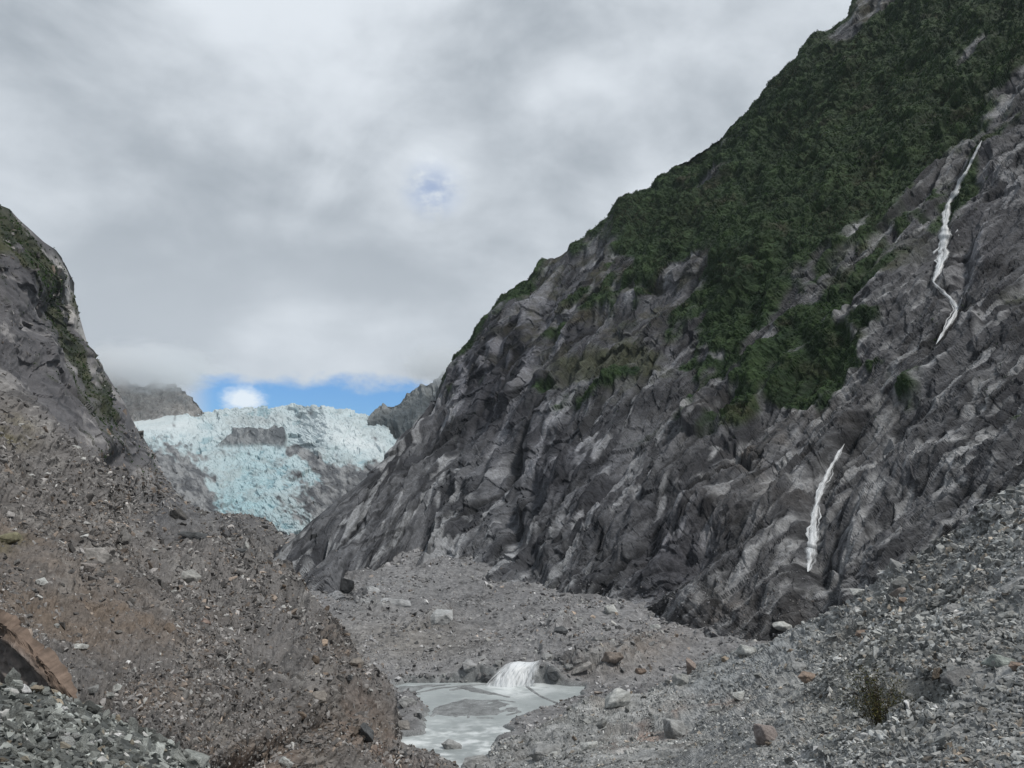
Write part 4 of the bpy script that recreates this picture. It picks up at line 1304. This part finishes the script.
scatter_stuff('rubble', 'mound', visible_density(S, 1.6), 7000, lambda r, p: powsize(1.6, 7.0, 2.4)(r, p) * np.linalg.norm(p, axis=1) / F,
              stone_cols([.21, .222, .212], .45, .06, .04), M_STONE, 64, SMALL, .8, .3)
S = SHEETS['wall']
qx, qy = S['px'], S['py']
tal = sstep(qy, 560, 600) * visible_density(S, 2.0)
scatter_stuff('talus', 'wall', tal, 9000, lambda r, p: powsize(.5, 2.2, 2.8)(r, p) * np.linalg.norm(p, axis=1) / F,
              stone_cols([.18, .18, .19], .3, .1, .04), M_STONE, 65, SMALL, .6, .0)


# ---- scrub on the mountains: leaf clumps
def leaf_clump(seed, n=16):
    r = np.random.default_rng(seed)
    d = r.normal(size=(n, 3)); d /= np.linalg.norm(d, axis=1, keepdims=True)
    d[:, 2] = np.abs(d[:, 2]) * .9 - .1
    c = d * r.uniform(.45, 1.0, (n, 1))
    V, Fc = [], []
    for k in range(n):
        nrm = d[k] + r.normal(size=3) * .45; nrm /= np.linalg.norm(nrm)
        a = np.cross(nrm, r.normal(size=3)); a /= np.linalg.norm(a); b = np.cross(nrm, a)
        s = r.uniform(.22, .42)
        o = len(V)
        V += [c[k] + a * s, c[k] + b * s * .7, c[k] - a * s, c[k] - b * s * .7]
        Fc.append([o, o + 1, o + 2, o + 3])
    return np.array(V), np.array(Fc)


CLUMPS = [leaf_clump(i, 10) for i in range(12)]


def leaf_cols(r, p, n):
    k = fbm(p, 40, 4, .6, 701)
    a = lerp(np.array([.012, .030, .009]), np.array([.038, .078, .018]), sstep(k + r.normal(0, .22, n), -.4, .5))
    a = lerp(a, np.array([.055, .050, .030]), (sstep(fbm(p, 60, 3, .6, 707) + r.normal(0, .12, n), -.05, .4) * .75))
    return a * np.exp(r.normal(0, .16, (n, 1)))


S = SHEETS['wall']
scatter_stuff('scrub', 'wall', (S['veg'] ** 2 + .05 * sstep(surf(S['px'], S['py'], 30, 44, 3.5, 96.0), -.1, .5) * (S['py'] < 430) * (S['px'] > 470)) * visible_density(S, 1.0), 150000, lambda r, p: powsize(.8, 2.3, 2.2)(r, p) * np.linalg.norm(p, axis=1) / F, leaf_cols, M_LEAF, 71, CLUMPS, .25, .0, (.5, .9))
S = SHEETS['left']
scatter_stuff('hillside_scrub', 'left', S['veg'] * visible_density(S, 1.0), 5000, lambda r, p: powsize(1.0, 2.4, 2.4)(r, p) * np.linalg.norm(p, axis=1) / F, leaf_cols, M_LEAF, 72, CLUMPS, .25, .1, (.8, 1.2))


# ------------------------------------------------------------------ waterfalls
def waterfall(name, path, widths, label, strands, seed, sheets=('wall',), lift=1.2):
    """a broad veil and a few thin side strands of white water that follow the rock"""
    r = np.random.default_rng(seed)
    path = np.array(path, float)
    seg = np.r_[0, np.cumsum(np.hypot(*np.diff(path, axis=0).T))]
    cnt = int(seg[-1] / 2.0) + 2
    sp = np.linspace(0, seg[-1], cnt)
    xs, ys = np.interp(sp, seg, path[:, 0]), np.interp(sp, seg, path[:, 1])
    wd = np.interp(sp, seg, widths) * (1 + .22 * np.sin(sp * .31 + seed) + .15 * np.sin(sp * .83 + 2 * seed))
    hits = [locate(a, b, sheets, 2.5) for a, b in zip(xs, ys)]
    pc = np.array([P(a, b, q[0][1]) for a, b, q in zip(xs, ys, hits)])
    ker = np.ones(5) / 5
    yy = np.minimum(pc[:, 1], np.convolve(np.pad(pc[:, 1], 2, 'edge'), ker, 'valid'))
    pc = P(xs, ys, yy)
    view = -pc / np.linalg.norm(pc, axis=1, keepdims=True)
    nc = np.array([q[1] for q in hits])
    nc = np.stack([np.convolve(np.pad(nc[:, q], 10, 'edge'), np.ones(21) / 21, 'valid') for q in range(3)], -1) * .5 + view; nc /= np.linalg.norm(nc, axis=1, keepdims=True)
    tan = np.gradient(pc, axis=0); tan /= np.linalg.norm(tan, axis=1, keepdims=True)
    side = np.cross(tan, nc); side /= np.linalg.norm(side, axis=1, keepdims=True)
    scale = np.linalg.norm(pc, axis=1) / F
    V, Fc, G = [], [], []; off = 0
    for k in range(strands + 2):
        veil = k < 2
        a, b = (0, cnt) if veil else sorted(r.integers(0, cnt, 2))
        if b - a < 6: a = max(0, b - 9); b = min(cnt, a + 9)
        ph = r.uniform(0, 6)
        w = wd * scale * (.62 if veil else r.uniform(.10, .2))
        lat = (0 if veil else (r.normal(0, .55) + .2 * np.sin(sp * .13 + ph))) * wd * scale
        out = scale * (lift + (.8 * k if veil else r.uniform(0, 1.6)))
        c = pc + side * np.reshape(lat + 0 * sp, (-1, 1)) + nc * np.reshape(out, (-1, 1))
        taper = np.minimum(1, np.minimum(np.arange(cnt) - a + .5, b - .5 - np.arange(cnt)) / 4.0).clip(.1, 1)
        w = w * taper
        us = np.linspace(-1, 1, 7)
        g = c[:, None] + side[:, None] * (w[:, None] * us)[..., None] + nc[:, None] * ((1 - us ** 2)[None] * w[:, None] * .5)[..., None]
        g = g[a:b]
        V.append(g.reshape(-1, 3)); Fc.append(grid_faces(b - a, 7) + off); off += (b - a) * 7
        G.append(np.stack([np.tile(us, (b - a, 1)), np.repeat(sp[a:b, None], 7, 1), np.full((b - a, 7), k * 3.0)], -1).reshape(-1, 3))
    o = mesh_from(name, np.concatenate(V), np.concatenate(Fc), M_FALL, smooth=True, grain=np.concatenate(G))
    return tag(o, label, 'waterfall', 'waterfalls streaming down the valley walls')


waterfall('waterfall', FALL_UP + FALL_UP2, [1.8, 2.2, 2.6, 4, 6, 4.5, 7, 9, 9.5, 4.5, 2, 2.4, 3.5, 5, 4.5, 3.5, 1.5], 'tall thin white waterfall high on the right mountainside, dropping over a dark ledge', 10, 1)
waterfall('waterfall', FALL_LOW + [(807, 572)], [2, 4, 5, 5, 5.5, 6.5, 8, 9.5, 10, 10], 'slanting white waterfall low on the bare grey rock wall, ending above the scree', 8, 3)


def build_cascade():
    """the river dropping over the bedrock ledge into the pool"""
    r = np.random.default_rng(8)
    nx, ns = 150, 60
    u = np.linspace(0, 1, nx)[None]; s = np.linspace(0, 1, ns)[:, None]
    xc = -7.2 + 16.2 * u
    xc = (-1.2 - 5.8 * s ** .8) * (1 - u) + (8.2 - 2.6 * s) * u + .25 * np.sin(s * 5 + u * 4)
    top = -40.2 + .25 * np.sin(u * 7) + .8 * (u - .4)
    q = np.clip((s - .12) / .88, 0, 1)
    z = top - (top + 45.4) * (q ** 1.25) + 0 * u
    y = 208.5 - 2.5 * np.clip(s / .12, 0, 1) - 4.2 * q ** .7
    y = y + .5 * np.sin(u * 9 + 1) * sstep(s, .1, .4)
    g = np.stack([xc + 0 * s, y, z + 0 * u], -1)
    q = np.stack([g[..., 0], g[..., 1] * .3, g[..., 2] * .22], -1)
    d = fbm(q, 1.8, 3, .5, 801) * .45
    g[..., 1] -= d * sstep(s, .2, .5) + .15
    g[..., 2] += .25 * d
    return tag(mesh_from('cascade', g.reshape(-1, 3), grid_faces(ns, nx), M_CASC, smooth=True, grain=np.stack([(u * 2 - 1) + 0 * s, s * 4 + 0 * u, 0 * s + 0 * u], -1)), 'broad white cascade pouring over a rock ledge into the grey pool', 'waterfall')


build_cascade()

# ------------------------------------------------------------------ prominent single boulders
GREY = (.27, .275, .275); PALE = (.42, .43, .42); DARK = (.09, .095, .10); BROWN = (.25, .195, .16); RUST = (.27, .18, .14); GREEN = (.29, .32, .30)
ALLS = ('scree', 'floor', 'left', 'mound', 'wall')
# px, py, half width in px, mesh, colour, label
KEY = [
    (617, 703, 15, 0, PALE, 'largest pale boulder on the gravel between the pool and the scree'),
    (611, 612, 8, 7, PALE, 'pale rounded boulder at the foot of the dark cliff recess'),
    (524, 664, 0, 0, GREY, ''),
    (452, 748, 11, 8, GREY, 'dark pointed boulder standing in the rapids'),
    (402, 754, 7, 4, DARK, 'small black boulder at the left edge of the rapids'),
    (366, 735, 9, 11, DARK, 'dark upright boulder on the left bank above the river'),
    (476, 760, 15, 2, GREY, 'low grey boulder on the near shore at the foot of the rapids'),
    (545, 755, 17, 8, GREY, 'broad grey boulder at the bottom edge right of the river'),
    (676, 733, 14, 7, GREY, 'blocky grey boulder beside the rusty streak on the scree'),
    (740, 697, 9, 2, PALE, 'pale boulder alone on the gravel above the rusty scree'),
    (717, 710, 7, 4, PALE, 'small pale boulder just left of the lone gravel boulder'),
    (640, 672, 8, 9, BROWN, 'brownish block at the end of the bedrock rib by the pool'),
    (588, 745, 9, 1, PALE, 'flat pale rock on the scree near the river bend'),
    (894, 570, 17, 10, GREY, 'big grey boulder at the upper edge of the scree by the cliff'),
    (860, 592, 9, 1, PALE, 'pale flat slab on the upper scree below the big grey boulder'),
    (921, 620, 9, 3, PALE, 'bright pale slab in the middle of the scree slope'),
    (862, 634, 7, 8, BROWN, 'orange brown rock below the leaning slab on the scree'),
    (896, 596, 12, 5, (.24, .21, .19), 'long leaning brownish slab on the upper scree'),
    (903, 600, 6, 2, BROWN, 'rounded brown rock leaning against the long slab'),
    (952, 611, 10, 3, GREY, 'flat grey slab on the scree right of the bright pale slab'),
    (1014, 586, 14, 6, GREY, 'tilted grey slab at the right edge of the scree'),
    (1004, 607, 6, 4, PALE, 'pale round rock under the tilted slab at the right edge'),
    (998, 664, 15, 9, GREEN, 'big greenish block in the scree at the lower right'),
    (1019, 668, 9, 8, BROWN, 'brown rock lying against the big greenish block'),
    (1002, 689, 7, 2, PALE, 'smooth pale rock below the big greenish block'),
    (990, 640, 6, 1, GREY, 'small grey rock just above the big greenish block'),
    (795, 666, 12, 10, GREY, 'low grey boulder on the scree left of the shrub'),
    (768, 740, 14, 7, (.24, .21, .20), 'brownish grey boulder on the scree near the bottom centre right'),
    (810, 680, 12, 8, BROWN, 'weathered brown boulder halfway between the shrub and the gravel'),
    (958, 683, 18, 3, (.16, .16, .16), 'dark overhanging slab on the scree below the greenish block'),
    (745, 652, 13, 9, PALE, 'pale blue grey boulder where the cliff meets the scree'),
    (780, 628, 11, 0, PALE, 'pale boulder at the cliff foot below the lower waterfall'),
    (525, 700, 0, 0, GREY, ''),
    (690, 668, 9, 11, (.24, .20, .18), 'brown boulder at the cliff foot beside the gravel flat'),
    (489, 679, 7, 8, DARK, 'dark wet boulder at the left side of the cascade'),
    (500, 664, 6, 2, GREY, 'grey rock on the ledge above the left of the cascade'),
    (545, 659, 9, 10, GREY, 'long grey rock on the ledge above the right of the cascade'),
    (408, 703, 10, 2, GREY, 'grey boulder on the left shore where the pool narrows'),
    (418, 716, 6, 4, DARK, 'dark boulder at the water line of the left shore'),
    (404, 728, 8, 7, (.2, .19, .18), 'rough boulder on the left shore above the rapids'),
    (568, 668, 7, 9, GREY, 'grey block beside the cascade ledge'),
    (436, 622, 20, 10, (.36, .37, .375), 'wide pale bedrock slab on the gravel fan left of centre'),
    (396, 604, 17, 6, (.34, .35, .36), 'long pale rock slab at the cliff foot near the hollow'),
    (372, 592, 10, 3, (.33, .34, .35), 'small pale slab just left of the long pale slab'),
    (347, 586, 12, 4, (.04, .042, .045), 'added rock painted black for the shade of the hollow in the gully'),  # rock added and blackened to stand for the hollow's shade
    (466, 668, 13, 10, (.30, .305, .31), 'pale ledge rock on the far shore left of the cascade'),
    (582, 668, 12, 6, (.30, .29, .28), 'slanting grey ledge rock right of the cascade'),
    (612, 660, 14, 9, (.25, .215, .19), 'large brown block on the bedrock rib by the pool'),
    (356, 664, 8, 0, (.22, .20, .18), 'brown boulder on the lower edge of the left slope'),
    (320, 700, 9, 7, (.24, .22, .20), 'weathered boulder low on the left slope above the dark bank boulder'),
    (560, 632, 8, 0, DARK, 'dark boulder on the rubble above and right of the cascade'),
    (597, 640, 7, 9, GREY, 'grey block above the brown bedrock rib'),
    (655, 628, 7, 5, PALE, 'pale block near the foot of the leaning cliff'),
    (553, 676, 8, 4, DARK, 'dark wet boulder at the right side of the cascade'),
    (349, 678, 5, 4, DARK, 'small dark rock at the far left shore of the pool'),
    (193, 537, 15, 6, DARK, 'long black slab on the debris slope below the glacier'),
    (243, 549, 9, 6, DARK, 'smaller black slab right of the long black slab'),
    (193, 487, 0, 0, DARK, ''),
    (95, 557, 17, 2, (.27, .26, .25), 'pale rounded boulder on the upper left debris slope'),
    (186, 577, 14, 10, (.28, .28, .27), 'pale flat boulder in the middle of the left slope'),
    (8, 540, 12, 8, (.19, .18, .12), 'mossy boulder at the left edge of the debris slope'),
    (209, 620, 7, 9, (.31, .24, .21), 'pinkish block on the left debris slope'),
    (108, 696, 8, 9, PALE, 'pale tilted block just beyond the dark rubble heap'),
    (90, 691, 8, 1, GREY, 'grey block at the far edge of the dark rubble heap'),
    (85, 566, 10, 1, (.25, .23, .22), 'grey ledge rock under the pale rounded boulder'),
    (283, 742, 0, 0, GREY, ''),
]
rk = np.random.default_rng(77)
for (x, y, s, mi, colr, lab) in KEY:
    if s <= 0: continue
    b = locate(x, y, ALLS, 4)
    if b is None:
        print('no terrain at', x, y); continue
    p, nr, sh = b
    if sh == 'floor' and p[2] < WATER_Z: p = P(x, y, to_plane(x, y)[1])
    size = s * np.linalg.norm(p) / F * 1.05
    right = np.array([1., 0, 0]); up = np.array([0, -.25, 1.]) / 1.03
    a = rk.uniform(-.35, .35)
    if mi in (3, 5, 6): a = .35 if x > 500 else -.3
    if x == 896: a = .9
    X = right * math.cos(a) + up * math.sin(a); Yv = np.cross(up, X); Yv /= np.linalg.norm(Yv); Z = np.cross(X, Yv)
    place_rock(BOULDERS[mi], p + np.array([0, 0, size * .12]), (X, Yv, Z), size, colr, 'boulder', lab, 'boulder')

# ---- individual rocks of the heap, the scree and the banks
def direction(dx, dy):
    """where a thing lies seen from its landmark"""
    names = ['right of', 'above and right of', 'above', 'above and left of', 'left of', 'below and left of', 'below', 'below and right of']
    return names[int(((math.degrees(math.atan2(-dy, dx)) + 22.5) % 360) // 45)]


SHAPES = ['block', 'chunk', 'lump', 'slab', 'lump', 'splinter', 'plate', 'block', 'wedge', 'shard', 'plate', 'cube']
USED = set()


def rocks(sheet, region, n, pxsize, base, spread, name, cat, group, seed, marks, own, mindist=.9, warm=.1, pale=.1):
    S = SHEETS[sheet]; r = np.random.default_rng(seed)
    m = region(S['qx'], S['qy']) & (S['qx'] > 2) & (S['qx'] < 1022) & (S['qy'] < 766)
    ii = np.argwhere(m); placed = []
    tries = 0
    while len(placed) < n and tries < n * 90:
        tries += 1
        i, j = ii[r.integers(len(ii))]
        s = pxsize[0] * (pxsize[1] / pxsize[0]) ** (r.random() ** 1.6)
        x, y = S['qx'][i, j], S['qy'][i, j]
        if any((x - q[0]) ** 2 + (y - q[1]) ** 2 < ((s + q[2]) * mindist) ** 2 for q in placed): continue
        c = np.array(base) * math.exp(r.normal(0, spread))
        t = r.random(); tone = 'dark' if c.mean() < np.mean(base) * .85 else ('light grey' if c.mean() > np.mean(base) * 1.25 else 'grey')
        if t < warm: c = c * np.array([1.2, .98, .80]); tone = 'brown'
        elif t < warm + pale: c = np.array([.40, .41, .40]) * r.uniform(.8, 1.15); tone = 'pale'
        k = int(r.integers(len(BOULDERS)))
        placed.append((x, y, s, i, j, tuple(np.clip(c, .03, .6)), tone, k))
    placed.sort(key=lambda q: -q[2])
    marks = list(marks); lo, hi = pxsize
    for q in placed:
        x, y, s, i, j, c, tone, k = q
        size_w = 'large' if s > lo + .62 * (hi - lo) else ('mid-sized' if s > lo + .25 * (hi - lo) else 'small')
        mk = min(marks, key=lambda w: (w[0] - x) ** 2 + (w[1] - y) ** 2)
        lab = None
        for w in sorted(marks, key=lambda w: (w[0] - x) ** 2 + (w[1] - y) ** 2)[:9]:
            d = math.hypot(w[0] - x, w[1] - y)
            near = 'just ' if d < 4 * hi else ''
            cand = f"{size_w} {tone} {SHAPES[k]} {near}{direction(x - w[0], y - w[1])} {w[2]}"
            if cand not in USED and len(cand.split()) <= 16:
                lab = cand; break
        lab = lab or f"{size_w} {tone} {SHAPES[k]} {own}"
        USED.add(lab)
        p, nr = S['g'][i, j], S['n'][i, j]
        size = s * np.linalg.norm(p) / F
        place_rock(BOULDERS[k], p + np.array(nr) * size * .2, rand_basis(nr, r, .55), size, c, name, lab, cat, group)


LM = [(617, 703, 'the largest pale boulder by the pool'), (676, 733, 'the boulder beside the rusty streak'), (740, 697, 'the lone pale gravel boulder'), (894, 570, 'the big boulder atop the scree'),
      (921, 620, 'the bright pale scree slab'), (998, 664, 'the big greenish block'), (880, 690, 'the olive shrub'), (1014, 586, 'the tilted slab at the right edge'), (768, 740, 'the brownish bottom boulder'),
      (810, 680, 'the weathered brown boulder'), (745, 652, 'the pale boulder at the cliff foot'), (545, 755, 'the broad boulder right of the river'), (862, 634, 'the orange brown scree rock')]
LF = [(617, 703, 'the largest pale boulder by the pool'), (611, 612, 'the rounded boulder under the cliff'), (520, 670, 'the cascade'), (640, 672, 'the brownish rib block'), (690, 668, 'the brown cliff foot boulder')]
LL = [(193, 537, 'the long black slab'), (243, 549, 'the smaller black slab'), (95, 557, 'the pale rounded boulder'), (186, 577, 'the pale flat slope boulder'), (8, 540, 'the mossy boulder'), (209, 620, 'the pinkish block'), (108, 696, 'the pale tilted block'), (366, 735, 'the dark bank boulder')]
LR = [(0, 690, "the heap's upper left corner"), (90, 700, 'the grey block at its edge'), (60, 680, 'the rusty slab edge'), (0, 768, "the photo's lower left corner"), (190, 760, "the heap's right tip"), (90, 766, "the heap's bottom middle"), (60, 725, "the heap's centre"), (130, 735, "the heap's right flank"), (15, 725, "the heap's left middle")]
rocks('mound', lambda x, y: y > 676, 160, (4.5, 17), (.23, .242, .23), .5, 'rubble_rock', 'rock', 'rocks of the rubble heap', 21, LR, 'in the rubble heap', .55, .05, .06)
rocks('scree', lambda x, y: (y > 500) & (x > 540), 135, (3.0, 11), (.22, .225, .22), .32, 'scree_rock', 'rock', 'rocks on the right scree slope', 22, LM, 'on the right scree', 1.0, .12, .2)
rocks('floor', lambda x, y: (y > 600) & (y < 668) & (x > 520) & (x < 690), 48, (2.2, 6), (.22, .22, .22), .3, 'valley_rock', 'rock', 'rocks on the valley gravel', 23, LF, 'on the valley gravel', 1.0, .1, .3)
rocks('floor', lambda x, y: (y > 674) & (y < 683) & (x > 398) & (x < 492), 26, (1.8, 4.5), (.19, .19, .195), .35, 'shore_rock', 'rock', 'rocks along the far shore of the pool', 25, LF + [(408, 703, 'the grey left shore boulder'), (440, 680, 'the middle of the far pool shore')], 'on the far pool shore', .8, .1, .15)
rocks('left', lambda x, y: (y > 430) & (x < 360), 85, (2.5, 12), (.16, .155, .15), .35, 'slope_rock', 'rock', 'rocks on the left debris slope', 24, LL, 'on the left slope', 1.2, .2, .12)


# ---- big rust-edged slab beside the rubble heap
def build_slab():
    Yd = 27.0
    outline = [(-120, 560), (-40, 592), (0, 617), (14, 624), (26, 636), (44, 655), (58, 672), (72, 690), (90, 720), (60, 740), (-120, 740)]
    nr_, nc_ = 70, 160
    top = curve([(-120, 545), (-40, 590), (0, 618), (14, 626), (26, 637), (44, 656), (58, 673), (70, 690), (84, 712)])
    px, py = image_grid(-120, 84, nc_, top, lambda c: 0 * c + 745, nr_)
    Y = 27 - (py - top(px)) * .012 + (px - 20) * -.02
    g = P(px, py, Y)
    px, py, g = add_back(px, py, g, [.15, .4, .9, 1.6, 2.6], .5)
    n = grid_normals(g)
    fr = frame_of((30, 670, 27, 0, 0), -47)
    d = py - top(px)
    h = surf(px, py, 24, -47, 2.0, 81.0, 'fbm', gain=.65) * .10 + facets(px, py, 24, -47, 2.0, 15.1, .3, .05) * .03 + facets(px, py, 9, -47, 1.6, 16.1, .35, .08) * .025 + fbm(g, .8, 4, .6, 905) * .12 + fbm(g, 3, 2, .5, 907) * .25
    h = h + .25 * sstep(d, 24, 16)
    g = g + n * h[..., None]
    k = fbm(g, .7, 5, .7, 911)
    q = np.stack([g @ fr[0] / 7, g @ fr[1], g @ fr[2]], -1)
    st = fbm(q, .35, 4, .6, 915)
    c = lerp(np.array([.22, .19, .175]), np.array([.13, .12, .115]), sstep(st, -.25, .3))
    rust = sstep(d + k * 14, 22, 9)
    c = lerp(c, lerp(np.array([.095, .072, .058]), np.array([.20, .15, .12]), sstep(k + .6 * fbm(g, .18, 4, .7, 921) + .5 * st, -.4, .4)), rust)
    o = mesh_from('rock_slab', g.reshape(-1, 3), grid_faces(*px.shape), simple_color_mat('slab_rock', .85, .2, 3.0, .3, .6, .08), c.reshape(-1, 3))
    tag(o, 'large tilted slab with a rust orange edge behind the rubble heap', 'rock slab')


build_slab()


# ---- shrub on the scree
def shrub(px, py, wpx, hpx, label, seed):
    b = locate(px, py, ('scree',), 4)
    p, nr, _ = b
    sc = np.linalg.norm(p) / F
    r = np.random.default_rng(seed)
    root = bpy.data.objects.new('shrub', None); COL.objects.link(root)
    root.location = p
    tag(root, label, 'shrub')
    W, H = wpx * sc, hpx * sc
    V, Fc, C = [], [], []; off = 0
    SV, SF = [], []; so = 0
    for k in range(46):
        a = r.uniform(0, 2 * math.pi); rad = r.random() ** .6
        tip = np.array([math.cos(a) * rad * W, math.sin(a) * rad * W * .7, H * r.uniform(.5, 1.0) * (1 - .45 * rad)])
        base = np.array([math.cos(a), math.sin(a), 0]) * W * .25 * rad - np.array([0, 0, .2])
        pts = [base * (1 - t) ** 1.5 + tip * t + np.array([0, 0, .15 * H * math.sin(math.pi * t)]) for t in np.linspace(0, 1, 6)]
        ring = []
        for i, q in enumerate(pts):
            rr = .022 * (1 - i / 6.5)
            for m in range(4):
                ring.append(q + rr * np.array([math.cos(m * 1.57), math.sin(m * 1.57), 0]))
        SV.append(np.array(ring))
        for i in range(5):
            for m in range(4):
                SF.append([so + i * 4 + m, so + i * 4 + (m + 1) % 4, so + (i + 1) * 4 + (m + 1) % 4, so + (i + 1) * 4 + m])
        so += 24
        for l in range(70):
            t = r.uniform(.2, 1.05)
            q = base * (1 - min(t, 1)) ** 1.5 + tip * t + r.normal(0, .16, 3) * W * .5 * np.array([1, 1, .8])
            n = r.normal(size=3) + np.array([0, -.3, .8]); n /= np.linalg.norm(n)
            u = np.cross(n, r.normal(size=3)); u /= np.linalg.norm(u); w = np.cross(n, u)
            s = r.uniform(.035, .08)
            V += [q + u * s, q + w * s * .5, q - u * s, q - w * s * .5]
            Fc.append([off, off + 1, off + 2, off + 3]); off += 4
            cc = np.array([.040, .046, .020]) if r.random() < .65 else np.array([.095, .085, .032])
            C += [cc * math.exp(r.normal(0, .35))] * 4
    mesh_from('foliage', np.array(V), np.array(Fc), M_LEAF, np.array(C), parent=root)
    mesh_from('stem', np.concatenate(SV), np.array(SF), M_LEAF, np.tile([.09, .07, .05], (so, 1)), parent=root)
    return root


shrub(880, 722, 34, 56, 'low olive green shrub growing among the stones of the right scree slope', 5)


# ---- low cloud hanging on the far summits
def low_cloud(name, center, half, dens, label=None):
    bm = bmesh.new()
    bmesh.ops.create_icosphere(bm, subdivisions=4, radius=1)
    me = bpy.data.meshes.new(name); bm.to_mesh(me); bm.free()
    o = bpy.data.objects.new(name, me); COL.objects.link(o)
    o.location = center; o.scale = half
    m = bpy.data.materials.new(name); m.use_nodes = True
    t = NT(m.node_tree)
    out = t.n('ShaderNodeOutputMaterial')
    pos = t.n('ShaderNodeTexCoord').outputs['Object']
    ln = t.n('ShaderNodeVectorMath', operation='LENGTH', ins={0: pos}).outputs['Value']
    n = t.noise(pos, 3.0, 4, .6)
    d = t.math('MULTIPLY', t.ramp(t.math('ADD', ln, t.math('MULTIPLY', t.math('SUBTRACT', n, .5), 1.2)), .95, .35), dens)
    v = t.n('ShaderNodeVolumePrincipled', ins={'Color': (.93, .95, .97, 1), 'Density': d, 'Anisotropy': .2})
    t.link(v.outputs[0], out.inputs['Volume'])
    me.materials.append(m)
    tag(o, kind='stuff')


low_cloud('mist', tuple(P(146, 368, 2380)), (290, 220, 100), .013)
low_cloud('mist', tuple(P(440, 365, 1760)), (120, 120, 62), .012)


# ---- the air of the valley
def build_haze():
    bm = bmesh.new()
    bmesh.ops.create_cube(bm, size=1)
    me = bpy.data.meshes.new('haze'); bm.to_mesh(me); bm.free()
    o = bpy.data.objects.new('haze', me); COL.objects.link(o)
    o.location = (0, 3000, 550); o.scale = (12200, 12200, 1290)
    m = bpy.data.materials.new('haze'); m.use_nodes = True
    t = NT(m.node_tree)
    out = t.n('ShaderNodeOutputMaterial')
    v = t.n('ShaderNodeVolumePrincipled', ins={'Color': (.80, .90, 1.0, 1), 'Density': 0.000025, 'Anisotropy': .0})
    t.link(v.outputs[0], out.inputs['Volume'])
    me.materials.append(m)
    tag(o, kind='stuff')


build_haze()
